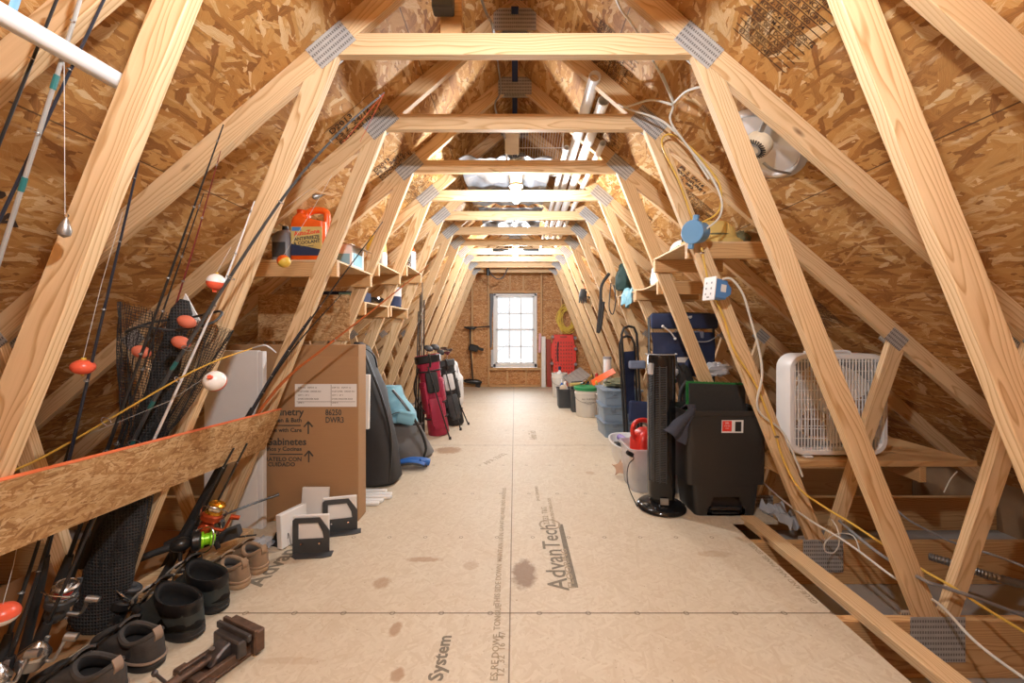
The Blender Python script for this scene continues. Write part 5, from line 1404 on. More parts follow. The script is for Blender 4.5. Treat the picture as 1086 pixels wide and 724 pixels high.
m = MB(); m.cyl((-.185, -.075, .035), (-.185, .085, .055), .006); m.ball((-.185, -.075, .035), .011, 10, 8); m.ball((-.185, .085, .055), .011, 10, 8); m.build('handle_bar', M['iron'], vz, smooth_=True)
m = MB(); m.cyl((-.03, 0, .076), (-.03, 0, .079), .010, None, 14); m.build('badge', M['dull_steel'], vz)
# ------------------------------------------------------------------ fishing rods, reels, net, floats
def ext(a, b, z):
    """point on the line b->a continued beyond a down to height z"""
    a, b = Vector(a), Vector(b); d = a - b
    return a + d * ((z - a.z) / d.z)

def along(pts, f):
    L = [(b - a).length for a, b in zip(pts, pts[1:])]; s = f * sum(L)
    for a, b, l in zip(pts, pts[1:], L):
        if s <= l: return a.lerp(b, s / l), (b - a).normalized()
        s -= l
    return pts[-1], (pts[-1] - pts[-2]).normalized()

def spin_reel(t, c, ax, out, s=1.0, spool='red', body='dark_grey', rim='steel'):
    """fixed-spool reel hung from the rod at c; ax = rod direction, out = away from the rod"""
    c, ax = Vector(c), Vector(ax).normalized(); out = Vector(out); out = (out - ax*out.dot(ax)).normalized(); sd = ax.cross(out)
    Mx = Matrix((sd, out, ax)).transposed().to_4x4(); Mx.translation = c
    rl = tag(bpy.data.objects.new('reel', None)); COL.objects.link(rl); rl.empty_display_size = .02; rl.parent = t
    rl.matrix_basis = xf(t).inverted() @ Mx @ Matrix.Scale(s, 4); XF[rl.name] = Mx @ Matrix.Scale(s, 4)
    m = MB(); m.box((0, .004, 0), (.014, .006, .08), None, .002); m.tube([(0, .006, 0), (0, .035, -.004), (0, .055, -.008)], .008, 8, 3); m.ball((0, .066, -.018), (.024, .026, .03), 14, 10); m.build('body', M[body], rl, smooth_=True)
    S = Matrix.Translation((0, .068, 0))
    m = MB(); m.lathe([(.024, .008), (.032, .012), (.033, .03), (.028, .034), (.026, .036)], 22, S); m.build('rotor', M[body], rl, smooth_=True)
    m = MB(); m.lathe([(.018, .036), (.024, .037), (.019, .041), (.0185, .058), (.024, .061)], 22, S); m.build('spool', M[spool], rl, smooth_=True)
    m = MB(); m.lathe([(.024, .060), (.0275, .062), (.0275, .068), (.022, .072), (.020, .070), (.012, .070), (.011, .076), (.002, .077)], 24, S); m.lathe([(.024, .034), (.028, .036), (.028, .042), (.022, .044)], 24, S); m.build('spool_rim', M[rim], rl, smooth_=True)
    m = MB(); m.tube([(-.034, .068, .02), (-.040, .074, .045), (-.036, .095, .062), (-.012, .110, .068), (.018, .108, .066), (.036, .092, .054), (.040, .074, .035), (.034, .068, .02)], .0022, 6, 5); m.build('bail', M['steel'], rl, smooth_=True)
    m = MB(); m.cyl((.02, .066, -.018), (.05, .066, -.018), .006); m.tube([(.05, .066, -.018), (.056, .066, -.008), (.058, .068, .03)], .0045, 6, 3); m.cyl((.055, .068, .032), (.085, .068, .034), .010, .008, 12); m.build('handle', M['dull_steel'] if rim == 'steel' else M[body], rl, smooth_=True)
    return rl

def cast_reel(t, c, ax, out, s=1.0):
    c, ax = Vector(c), Vector(ax).normalized(); out = Vector(out); out = (out - ax*out.dot(ax)).normalized(); sd = ax.cross(out)
    Mx = Matrix((sd, out, ax)).transposed().to_4x4(); Mx.translation = c
    rl = tag(bpy.data.objects.new('reel', None)); COL.objects.link(rl); rl.empty_display_size = .02; rl.parent = t
    rl.matrix_basis = xf(t).inverted() @ Mx @ Matrix.Scale(s, 4); XF[rl.name] = Mx @ Matrix.Scale(s, 4)
    S = Matrix.Translation((0, .038, -.02))
    m = MB(); m.lathe([(.012, -.012), (.026, -.008), (.031, .004), (.032, .022)], 26, S); m.build('body', M['dull_steel'], rl, smooth_=True)
    m = MB(); m.lathe([(.0335, .021), (.0345, .026), (.0335, .031), (.016, .052), (.008, .057), (.006, .062), (.002, .062)], 26, S); m.build('nose_cone', M['steel'], rl, smooth_=True)
    m = MB(); m.box((0, .004, 0), (.012, .008, .07), None, .002); m.build('foot', M['dull_steel'], rl)
    m = MB(); m.tube([(.030, .038, -.008), (.046, .038, -.006), (.050, .036, .02), (.052, .034, .05)], .0045, 6, 4); m.cyl((.048, .034, .052), (.076, .034, .052), .011, None, 12); m.build('handle', M['dull_steel'], rl, smooth_=True)
    return rl

def rod(label, pts, r0=.006, r1=.0015, mat='black', grip=.22, gripr=2.1, gmat='matte_black', guides=(.4, .58, .72, .85, .97), wraps=None, big=1.0, gdir=(.6, -.8, 0)):
    pts = [Vector(p) for p in pts]
    t = thing('fishing_rod', label, 'fishing rod', tuple(pts[0]), 0, 'fishing rods behind the rack board')
    sp = smooth(pts, 8) if len(pts) > 2 else [pts[0].lerp(pts[1], i/6) for i in range(7)]
    m = MB(); m.tube(sp, [r0, r0*.9, r0*.7, (r0+r1)/2.6, r1], 8); m.build('blank', M[mat], t, True, True)
    if grip:
        g = [along(sp, grip*q/6)[0] for q in range(7)]
        m = MB(); m.tube(g, [r0*gripr*1.15, r0*gripr, r0*gripr*.95, r0*gripr*1.1, r0*gripr*.7], 10); m.build('grip', M[gmat], t, True, True)
    for f_ in guides:
        p, d = along(sp, f_); gd = Vector(gdir); gd = (gd - d*gd.dot(d)).normalized()
        R_ = (.011 - .0075*f_) * big
        m = MB(); m.ring(p + gd*(R_ + .008*(1.2-f_)), d, R_, .0014, 14, 5)
        m.cyl(p - d*.016, p + gd*.008*(1.2-f_), .0012, None, 5); m.cyl(p + d*.012, p + gd*.008*(1.2-f_), .0012, None, 5); m.build('line_guide', M['dull_steel'], t, True)
    if wraps:
        for f_ in wraps:
            p, d = along(sp, f_); m = MB(); m.cyl(p - d*.018, p + d*.018, r0*1.0, None, 8); m.build('thread_wrap', M['teal_wrap'], t, True, True)
    t['_'] = 0; del t['_']
    return t, sp

EL = (.75, -.66, 0)
# the three by the white pipe
a, b = P(0, 150, .985), P(60, 0, .97); rod('dark rod, the outermost of three slanting behind the white pipe', [ext(a, b, .0), b + (b-a)*.06], .0065, .003, 'black', .2, 2, guides=(.55, .75, .92))
a, b = P(10, 240, .99), P(66, 62, .98); rod('silver two piece rod with teal wraps slanting behind the white pipe', [ext(a, b, .0), b, P(84, -8, .98)], .006, .003, 'silver_blank', .2, 1.8, wraps=(.62, .74, .86), guides=(.6, .8, .93))
a, b = P(0, 232, 1.0), P(110, 0, 1.0); rod('slate blue rod slanting behind the white pipe, nearest the bare leg', [ext(a, b, .0), b + (b-a)*.05], .0065, .003, 'blue_rod', .2, 2, guides=(.5, .7, .9))
# behind the rack board
A0 = P(34, 700, 1.44)
t, sp = rod('black rod with the red spooled silver reel, slanting up to the rafter', [A0, P(237, 132, 1.40)], .0075, .002, 'black', .20, 2.2); spin_reel(t, P(82, 622, 1.43) + Vector((.012, -.012, 0)), sp[-1]-sp[0], (.35, -.9, .1), 1.2, 'red', 'dark_grey')
t, sp = rod('slim dark rod close behind the one with the red spooled reel', [P(66, 640, 1.50), P(216, 205, 1.46)], .0055, .0015, 'black', .2, 2)
a, b = P(55, 565, 1.34), P(147, 172, 1.27); rod('slate blue rod tucked along the edge of the bare leg', [ext(a, b, .05), b], .0065, .003, 'blue_rod', .22, 2)
t, sp = rod('rod with silver cone nosed reel, low before the sneakers', [P(14, 735, 1.28), P(60, 640, 1.30), P(135, 470, 1.45)], .0075, .003, 'black', .3, 2.2, guides=(.8, .95)); cast_reel(t, P(46, 684, 1.28) + Vector((.014, -.012, 0)), sp[-1]-sp[0], (.35, -.9, .1), 1.1)
t, sp = rod('black rod at the edge of the picture with a second cone nosed reel', [P(-14, 765, 1.18), P(30, 640, 1.25), P(60, 545, 1.36)], .0075, .004, 'black', .3, 2.2, guides=(.7, .9)); cast_reel(t, P(4, 712, 1.2) + Vector((.014, -.012, 0)), sp[-1]-sp[0], (.35, -.9, .1), 1.1)
a, b = P(20, 640, 1.24), P(46, 560, 1.28); rod('dark rod standing beside the red and white float at the picture edge', [ext(a, b, .05), P(75, 470, 1.40)], .007, .004, 'black', .25, 2, guides=(.4, .6, .8))
t, sp = rod('grey rod with teal wraps arching up to a red lined tip', [P(88, 600, 1.58), P(150, 450, 1.50), P(218, 335, 1.47), P(300, 210, 1.45), P(360, 140, 1.45), P(408, 98, 1.45)], .0075, .0022, 'grey_blank', .2, 2, guides=(.27, .46, .60, .75, .88, .99), wraps=(.26, .34, .42), big=2.0, gdir=EL)
m = MB(); m.tube([P(408, 98, 1.45), P(365, 150, 1.44), P(362, 152, 1.45)], .0009, 4); m.tube([P(408, 98, 1.45), P(382, 150, 1.44)], .0009, 4); m.build('line', M['red_line'], t, True)
rod('white tipped rod rising beside the red and white float', [P(120, 560, 1.56), P(225, 330, 1.5), P(270, 213, 1.5)], .0055, .0016, 'white', .25, 2, guides=(.7, .85, .97))
rod('maroon rod rising behind the black net', [P(95, 600, 1.64), P(190, 312, 1.60), P(234, 160, 1.5)], .0045, .0013, 'maroon_rod', .3, 2, guides=(.7, .85, .97))
t, sp = rod('yellow rod crossing low over the rack board', [P(-30, 512, 1.28), P(45, 485, 1.36), P(200, 396, 1.45), P(268, 369, 1.52)], .0048, .0022, 'yellow_rod', 0, 2, guides=(.44, .72), big=2.2)
m = MB(); m.tube([P(268, 369, 1.52), P(280, 366, 1.52), P(287, 369, 1.52), P(293, 374, 1.52)], [.004, .0065, .006, .002], 8, 4, False, .5); m.build('tip_sleeve', M['film'], t, True, True)
rod('black rod standing before the cabinet carton, tip over the shelf', [P(190, 590, 2.12), P(289, 399, 2.19), P(406, 235, 2.28)], .008, .0022, 'black', .3, 1.9)
rod('second dark rod before the cabinet carton, ending below the shelf', [P(180, 600, 2.06), P(288, 402, 2.14), P(362, 312, 2.20)], .007, .002, 'black', .45, 2.1, guides=(.6, .8, .97))
rod('third dark rod before the carton with thick foam grip', [P(172, 606, 2.0), P(282, 408, 2.08), P(330, 335, 2.14)], .007, .003, 'blue_rod', .62, 2.2, guides=(.75, .95))
t, sp = rod('orange rod leaning across the top of the cabinet carton', [P(225, 510, 2.12), P(292, 414, 2.16), P(345, 368, 2.18), P(395, 329, 2.2), P(455, 281, 2.30)], .0095, .002, 'orange_rod', 0, 2, guides=(.6, .85))
# reels under the board
a, b = P(163, 630, 1.80), P(248, 475, 1.96); t, sp = rod('dark rod with black reel standing by the leg foot', [ext(a, b, .02), b], .008, .005, 'black', .45, 2.1, guides=(.85,)); spin_reel(t, P(152, 640, 1.66), b - a, (-.3, -.9, .2), 1.3, 'dark_grey', 'black', 'dark_grey')
a, b = P(196, 600, 1.88), P(262, 470, 2.0); t, sp = rod('rod with gold and orange reel under the rack board', [ext(a, b, .02), b], .0075, .005, 'black', .35, 2.0, guides=(.85,)); spin_reel(t, P(224, 546, 1.92), b - a, (.5, -.85, 0), 1.3, 'cork', 'copper', 'gold')
t, sp = rod('rod lying toward the white panel with lime green and black reel', [P(130, 600, 1.80), P(190, 578, 1.93), P(272, 567, 2.12)], .008, .004, 'black', .42, 2.0, guides=(.7, .9)); spin_reel(t, P(199, 573, 1.84), sp[-1]-sp[0], (.1, -1, .25), 1.3, 'lime', 'black', 'lime')
t, sp = rod('stub of black rod pointing at the cabinet carton, round black reel on it', [P(176, 578, 1.96), P(235, 547, 2.05), P(296, 524, 2.22)], .008, .007, 'black', .35, 1.9, guides=()); spin_reel(t, P(216, 560, 1.98), sp[-1]-sp[0], (.2, -.95, .15), 1.3, 'dull_steel', 'black', 'dark_grey')
m = MB(); m.box(P(243, 566, 2.0), (.10, .05, .05), (0, R(-15), R(20)), .004); single(m, 'tackle_case', M['dark_grey'], 'small dark ribbed case among the reels below the rack board', 'case', smooth_=False)

# landing net -----------------------------------------------------------------
ln = thing('landing_net', 'black mesh landing net bunched between the two bare legs behind the rack board', 'net', tuple(P(95, 672, 1.5)))
top, bot = P(186, 335, 1.58), P(100, 668, 1.58)
ax_ = (bot - top).normalized(); ux = Vector((1, 0, 0)); ux = (ux - ax_*ux.dot(ax_)).normalized(); uy = ax_.cross(ux)
m = MB(); rings = []
NJ, NI = 120, 84
for j in range(NJ + 1):
    f_ = j/NJ; c_ = top.lerp(bot, f_); w_ = .165*max(0, 1-f_/.36)**.8 + .068 + .022*f_; d_ = .036
    rings.append([c_ + ux*(w_*math.cos(2*PI*i/NI) + .010*math.sin(f_*19 + i*.5)) + uy*(d_*math.sin(2*PI*i/NI)*(1 + .3*math.sin(i*.9 + f_*9))) for i in range(NI)])
m.loft(rings, False, False)
o = m.build('mesh_bag', M['matte_black'], ln, True); w_ = o.modifiers.new('w', 'WIREFRAME'); w_.thickness = .0022; w_.use_replace = True; w_.use_even_offset = False
m = MB(); rings = []
for j in range(30):
    f_ = j/29; c_ = (P(196, 318, 1.60)).lerp(P(98, 672, 1.57), f_); r_ = (.030 + .050*f_) * (1 + .08*math.sin(f_*40)) * (1 if 0 < j < 29 else .5)
    rings.append([c_ + ux*(r_*1.25*math.cos(2*PI*i/22)) + uy*(r_*.55*math.sin(2*PI*i/22)) for i in range(22)])
m.loft(rings); m.build('folded_netting', M['netting'], ln, True, True)
m = MB(); m.tube([P(134, 352, 1.55), P(150, 346, 1.51), P(185, 350, 1.50), P(225, 342, 1.52), P(234, 330, 1.56), P(205, 336, 1.62), P(160, 342, 1.62)], .005, 8, 6, True); m.build('hoop', M['dark_grey'], ln, True, True)
for px, py in ((150, 373), (198, 341), (192, 363)):
    m = MB(); m.ball(P(px, py, 1.48), (.034, .022, .023), 14, 10, (0, .35, 0)); m.build('foam_float', M['foam'], ln, True, True)
m = MB(); p_ = P(190, 336, 1.66); m.prism([(p_.x-.10, p_.z-.06), (p_.x+.09, p_.z-.055), (p_.x+.06, p_.z-.01), (p_.x+.0, p_.z+.10), (p_.x-.03, p_.z+.02)], p_.y+.03, p_.y+.036); m.build('white_backing', M['white'], ln, True)

# floats, sinkers, lines ---------------------------------------------------------
def bobber(px, py, Y, r, label, cols, tilt, line=None, squash=1.0, stem=True):
    c = P(px, py, Y)
    t = thing('fishing_float', label, 'float', tuple(c), 0, 'fishing floats on lines', tilt)
    N_ = 20; h = [(max(.002, r*math.cos(a_)), r*squash*math.sin(a_)) for a_ in [-PI/2 + PI/2*i/8 for i in range(9)]]
    m = MB(); m.lathe(h, N_, None, True, False); m.build('lower_half', M[cols[0]], t, smooth_=True)
    m = MB(); m.lathe([(r_, -z_) for r_, z_ in reversed(h)], N_, None, False, True); m.build('upper_half', M[cols[1]], t, smooth_=True)
    if stem:
        m = MB(); m.cyl((0, 0, r*squash*.9), (0, 0, r*squash*1.25), r*.24, r*.2, 10); m.build('button', M[cols[2]], t, smooth_=True)
        m = MB(); m.cyl((0, 0, -r*squash*1.2), (0, 0, -r*squash*.9), r*.14, None, 8); m.build('stem', M['yellow'], t, smooth_=True)
    if line:
        m = MB(); m.tube([c + Vector((0, 0, r*squash))] + [P(*q) for q in line], .0008, 4); m.build('line', M['line'], t, True)
bobber(88, 389, 1.30, .031, 'solid orange fishing float hanging above the rack board', ('float_red', 'float_red', 'yellow'), (0, R(4), 0), [(108, 300, 1.33), (130, 225, 1.30)], .78)
bobber(229, 299, 1.46, .030, 'red and white float beside the white tipped rod', ('float_white', 'float_red', 'float_red'), (0, R(188), 0), [(245, 262, 1.48)])
bobber(228, 404, 1.46, .037, 'red and white float just above the rack board', ('float_red', 'float_white', 'float_red'), (R(60), R(25), 0), [(180, 425, 1.45), (90, 462, 1.40)])
bobber(3, 651, 1.16, .036, 'red and white float low at the picture edge among the reels', ('float_white', 'float_red', 'float_red'), (0, R(15), 0), [(14, 600, 1.2), (22, 560, 1.25)], .8, False)
bobber(301, 277, 1.95, .031, 'yellow and orange float hanging before the plank shelf', ('yellow', 'orange', 'orange'), (0, R(-40), 0), [(330, 225, 2.05), (352, 186, 2.1)], 1, False)
def sinker(px, py, Y, s, rot, label, up_):
    c = P(px, py, Y); t = thing('lead_sinker', label, 'sinker', tuple(c), 0, None, rot)
    m = MB(); m.lathe([(.001, -s), (s*.45, -s*.75), (s*.52, -s*.3), (s*.35, .3*s), (s*.15, .8*s), (.001, s)], 16); m.build('weight', M['dull_steel'], t, smooth_=True)
    m = MB(); m.ring((0, 0, s*1.12), (1, 0, 0), s*.16, s*.05, 12, 5); m.build('eye', M['steel'], t)
    m = MB(); m.tube([c + Vector((0, 0, s*1.1))] + [P(*q) for q in up_], .0007, 4); m.build('line', M['line'], t, True)
sinker(69, 241, .985, .026, (0, R(8), 0), 'pear shaped lead sinker hanging before the bare leg', [(68, 60, .98)])
sinker(337, 208, 2.15, .03, (0, R(70), R(20)), 'grey egg shaped sinker hanging beside the antifreeze jug', [(330, 200, 2.1), (300, 222, 1.9)])
# poles by the golf bags
for k, (xb, xt, zt, mt) in enumerate(((443, 446, 312, 'black'), (446, 448, 300, 'dull_steel'), (440, 444, 330, 'dark_grey'), (449, 450, 318, 'black'))):
    b_ = P(xb, 456, 4.72 - .03*k); b_.z = 0; t_ = P(xt, zt, 4.68)
    t = thing('standing_pole', ('black slim pole standing by the crimson golf bag', 'bright steel pole standing tallest by the crimson golf bag', 'dark grey pole outermost of the bundle by the crimson golf bag', 'black pole closest to the crimson golf bag')[k], 'pole', tuple(b_), 0, 'poles beside the golf bags')
    m = MB(); m.cyl(b_, t_, .012, .006, 8); m.build('shaft', M[mt], t, True, True)
    m = MB(); m.cyl(b_, b_.lerp(t_, .2), .018, .015, 8); m.build('grip', M['black'], t, True, True)
# ------------------------------------------------------------------ overhead, cables, print
pp = thing('pvc_pipe', 'white plastic pipe slung along the rafter above the three rods', 'pipe', (-1.10, .8, 1.84))
m = MB(); m.cyl((-1.10, .30, 1.815), (-1.10, 1.22, 1.87), .0235, None, 20); m.build('tube', M['pvc'], pp, True, True)
m = MB(); m.tube([(-1.10, .875, 1.87), (-1.09, .875, 1.90), (-1.075, .875, 1.95)], .008, 6, 4, False, .4); m.build('blue_strap', M['blue_box'], pp, True, True)

# pipes lying over the collar beams
for k, (x, Ya, Yb, z0, z1, r, mt, lb) in enumerate(((.445, 2.22, 5.6, 2.585, 2.435, .034, 'pvc', 'white pipe whose open end reaches highest above the collar beams'), (.525, 2.36, 5.6, 2.53, 2.435, .034, 'pvc', 'white pipe with lower open end beside the highest one'),
        (.375, 2.90, 5.9, 2.50, 2.42, .02, 'pvc', 'slim white pipe nearest the wire shelf over the collar beams'), (.595, 2.70, 5.9, 2.44, 2.42, .022, 'pvc', 'slim white pipe over the collar beams, closest to the rafters'))):
    t = thing('long_pipe', lb, 'pipe', (x, Ya, z0), 0, 'pipes over the collar beams')
    m = MB(); a, b = Vector((x, Ya, z0)), Vector((x + .01, Yb, z1)); q = (b-a).to_track_quat('Z', 'Y').to_matrix().to_4x4(); L = (b-a).length
    m.M = Matrix.Translation(a) @ q; m.lathe([(r*.86, .25), (r*.86, 0), (r, 0), (r, L)], 20, None, True, True); m.build('tube', M[mt], t, True, True)
# crumpled plastic and wire shelf on the collars
def film(Y0, Y1, x0, x1, seed, label):
    m = MB()
    m.sheet(lambda u, v: (x0 + (x1-x0)*u, Y0 + (Y1-Y0)*v, 2.425 + .05*abs(noise.noise((u*5 + seed, v*9, 0))) + .03*math.sin(u*21 + seed)*math.sin(v*13) * .5 + .02), 40, 30, .006)
    single(m, 'plastic_sheet', M['galv_film'], label, 'sheet', None)
M['galv_film'] = plain('foil_film', (.15, .155, .17), .35, .25, .3, 9)
film(2.95, 4.05, -.42, .28, 1.0, 'shiny crinkled grey sheet lying over the collar beams above the bright bulb')
film(4.15, 5.25, -.38, .30, 6.0, 'second shiny crinkled sheet over the collar beams toward the window')
t = thing('wire_shelf', 'white wire shelf lying on the collar beams beside the pipes', 'rack', (.12, 3.2, 2.41))
m = MB()
for i in range(22): m.cyl((-.06 + .02*i, 2.90, 2.62), (-.06 + .02*i, 3.42, 2.50), .0022, None, 5)
for q in range(4): f_ = q/3; m.cyl((-.07, 2.90 + .52*f_, 2.618 - .12*f_), (.37, 2.90 + .52*f_, 2.618 - .12*f_), .0035, None, 6)
m.build('wires', M['white'], t, True)
m = MB(); m.box((-.02, 2.88, 2.54), (.10, .012, .20), None, .002)
for q in range(7): m.box((-.02, 2.873, 2.46 + .025*q), (.08, .006, .008))
m.build('end_rack', M['white'], t, True)
for x in (-.06, .35):
    m = MB(); m.cyl((x, 2.905, 2.40), (x, 2.905, 2.62), .005, None, 6); m.build('support_leg', M['white'], t, True)
m = MB(); m.tube([P(392 + 120, 0, 1.64), P(521, 26, 1.72)], .009, 8); 
m.bm.free()
t = thing('junction_block', 'black box fixed to a short wood block at the ridge', 'box', (-.19, 1.55, 2.5))
p_ = P(470, 3, 1.62); m = MB(); m.box(p_, (.085, .06, .075), None, .006); m.build('case', M['dark_grey'], t, True)
m = MB(); m.box(P(479, 8, 1.69), (.09, .04, .26), None, .003); m.build('wood_block', M['pine_dark'], t, True)
t = thing('ridge_strap', 'dark strip running below the ridge between the peak plates', 'strap', (0, 3.3, 2.9))
m = MB(); m.box2((-.02, 2.20, 2.952), (.02, 5.2, 2.957)); m.build('strip', M['navy'], t, True)
def cable(name, label, pts, r, mat, sub=6, cat='cable', clips=None):
    t = thing(name, label, cat, tuple(pts[0]))
    m = MB(); m.tube(pts, r, 8, sub); m.build('sheath', M[mat], t, True, True)
    for c in clips or (): 
        m = MB(); m.box(P(*c), (.02, .012, .012), None, .002); m.build('staple', M['steel'], t, True)
    return t
cable('hanging_cable', 'white cable running down from the ridge past the peak plates', [P(509, -6, 1.62), P(516, 14, 1.70), P(523, 30, 1.78), P(527, 60, 2.6), P(531, 95, 2.8), P(525, 110, 2.8), P(528, 125, 2.82), P(534, 140, 2.84), P(540, 165, 3.0), P(545, 186, 3.12)], .006, 'cable_grey')
cable('hanging_cable', 'white cable slanting across the roof near the big metal plate', [P(652, -4, 1.72), P(660, 12, 1.78), P(672, 28, 1.80), P(690, 60, 1.87), P(703, 84, 1.92), P(714, 109, 2.02)], .0055, 'romex_white')

# electrical boxes and cables on the leg of the third truss
t = thing('round_box', 'blue round electrical box on the leg of the third truss', 'electrical box', tuple(P(737, 246, 2.17)))
c_ = P(735, 246, 2.155); ax_ = Vector((-.80, -.58, -.12)).normalized(); q = ax_.to_track_quat('Z', 'Y').to_matrix().to_4x4() @ Matrix.Scale(.86, 4)
m = MB(); m.M = Matrix.Translation(c_) @ q; m.lathe([(.058, -.09), (.066, -.085), (.072, .0), (.074, .012), (.070, .016), (.0, .016)], 28); m.build('body', M['blue_box'], t, True, True)
m = MB(); m.M = Matrix.Translation(c_) @ q
for a_ in (R(75), R(255)): m.box((.085*math.cos(a_), .085*math.sin(a_), -.005), (.04, .03, .03), (0, 0, a_), .005)
m.build('nail_tab', M['blue_box'], t, True)
t = thing('outlet_box', 'blue outlet box with white face plate on the leg of the third truss', 'electrical box', tuple(P(758, 308, 2.17)))
ob = P(757, 307, 2.16); OM = Matrix.Translation(ob) @ Euler((0, R(8), R(17))).to_matrix().to_4x4()
m = MB(); m.M = OM; m.box((.022, 0, .005), (.085, .06, .105), None, .006); m.prism([(.06, -.04), (.095, -.015), (.095, .02), (.06, .05)], -.025, .025, 'y', .003); m.build('box', M['box_blue'], t, True)
m = MB(); m.M = OM; m.box((-.028, 0, 0), (.012, .082, .128), None, .003); pl = m.build('face_plate', M['white'], t, True)
m = MB(); m.M = OM
for y in (-.018, .018):
    for z in (-.03, .0, .03): m.box((-.0345, y, z), (.002, .008, .010))
m.build('outlet_slots', M['grey'], pl, True)
text('lettering', '20A', .012, orient(OM @ Vector((-.0345, .0, -.048)), OM.to_3x3() @ Vector((0, -1, 0)), OM.to_3x3() @ Vector((0, 0, 1))), M['ink'], pl, 'CENTER')
m = MB(); m.M = OM; m.box((.035, -.0308, .01), (.034, .001, .04)); m.build('white_sticker', M['paper'], t, True)
cable('white_cable', 'white cable curving from the outlet box down toward the box fan', [P(766, 296, 2.14), P(776, 296, 2.12), P(788, 312, 2.12), P(796, 338, 2.14), P(806, 375, 2.15), P(808, 400, 2.16), P(803, 425, 2.2), P(808, 440, 2.22), P(830, 458, 2.22), P(846, 492, 2.20), P(851, 505, 2.2)], .006, 'romex_white')
cable('white_cable', 'white cable looping from the rafters to the round blue box', [P(702, 78, 1.93), P(714, 109, 2.03), P(711, 128, 2.1), P(727, 152, 2.14), P(754, 187, 2.15), P(765, 212, 2.14), P(763, 230, 2.13), P(750, 242, 2.13), P(744, 246, 2.14)], .0055, 'romex_white')
cable('white_cable', 'white cable branching over to the leg with big metal plate', [P(746, 92, 1.70), P(738, 93, 1.79), P(726, 98, 1.91), P(714, 110, 2.02)], .0055, 'romex_white')
cable('white_cable', 'white cable crossing from the tan tubes to the rafter junction', [P(655, 108, 2.3), P(664, 113, 2.2), P(690, 106, 2.08), P(713, 111, 2.02)], .0055, 'romex_white')
cable('white_cable', 'white cable sagging below the branch toward the metal plate', [P(656, 110, 2.25), P(668, 116, 2.2), P(698, 126, 2.14), P(714, 138, 2.13), P(730, 156, 2.165), P(752, 190, 2.155)], .0055, 'romex_white')
cable('yellow_cable', 'yellow cable looping beside the white ones above the round blue box', [P(744, 236, 2.14), P(762, 224, 2.14), P(764, 198, 2.15), P(750, 176, 2.16), P(733, 157, 2.17), P(714, 143, 2.18), P(703, 146, 2.18), P(704, 160, 2.19), P(720, 192, 2.20), P(735, 235, 2.205)], .005, 'yellow_rod')
cable('yellow_cable', 'long yellow cable stapled down the leg and away over the chords', [P(744, 262, 2.215), P(752, 300, 2.215), P(768, 338, 2.215), P(779, 372, 2.215), P(800, 405, 2.215), P(815, 440, 2.213), P(822, 460, 2.213), P(832, 490, 2.21), P(848, 518, 2.16), P(872, 536, 2.10), P(905, 556, 1.98), P(935, 576, 1.85), P(975, 602, 1.72), P(1010, 622, 1.62), P(1050, 648, 1.55), P(1110, 684, 1.46)], .0055, 'yellow_rod', 6, 'cable', [(824, 463, 2.208), (745, 268, 2.21)])
cable('white_cable', 'white cable strung low past the leg feet and over the metal plates', [P(786, 486, 2.98), P(806, 508, 2.85), P(830, 530, 2.42), P(860, 552, 2.15), P(890, 570, 2.05), P(912, 585, 1.95), P(945, 610, 1.78), P(975, 628, 1.70), P(998, 642, 1.60), P(1030, 676, 1.48), P(1062, 702, 1.40), P(1110, 735, 1.3)], .0055, 'romex_white')
cable('white_cable', 'thin white cable loop curled on the metal plate of the third truss', [P(912, 585, 1.96), P(905, 568, 2.0), P(888, 566, 2.1), P(876, 574, 2.1), P(875, 584, 2.1), P(884, 586, 2.08), P(890, 576, 2.06), P(888, 560, 2.08), P(880, 548, 2.15)], .003, 'romex_white')
cable('grey_cable', 'twisted grey cable rising beyond the front leg', [P(948, 538, 2.3), P(965, 552, 2.25), P(990, 565, 2.2), P(1008, 574, 2.15), P(1040, 584, 2.0), P(1075, 596, 1.9), P(1110, 612, 1.85)], .006, 'cable_grey')
cable('grey_cable', 'flat grey cable crossing the front web foot', [P(890, 552, 2.1), P(930, 585, 1.85), P(978, 614, 1.62), P(1000, 622, 1.60), P(1030, 632, 1.58), P(1052, 640, 1.6), P(1110, 662, 1.6)], .007, 'cable_grey')
t = thing('flexible_conduit', 'ribbed grey flexible conduit lying across the chords', 'conduit', (2.3, 1.95, -.02))
m = MB(); pts = smooth([P(985, 590, 2.05), P(1020, 600, 1.96), P(1055, 612, 1.9), P(1120, 628, 1.86)], 20); m.tube(pts, [.016 + .004*(i % 2) for i in range(len(pts))], 10); m.build('ribbed_tube', M['dull_steel'], t, True, True)
cable('grey_cable', 'thin white cable stub hanging under the plywood platform', [P(1015, 500, 2.27), P(1008, 508, 2.26), P(1001, 522, 2.25)], .003, 'romex_white')
m = MB(); m.sheet(lambda u, v: (1.60 + .12*u, 2.32 + .3*v, .01 + .04*noise.noise((u*4, v*4, 3)) + .10*abs(noise.noise((u*3, v*3, 9)))), 16, 14, .004); single(m, 'plastic_wrap', M['film'], 'crumpled clear plastic beside the pedal bin on the leg foot', 'wrap')

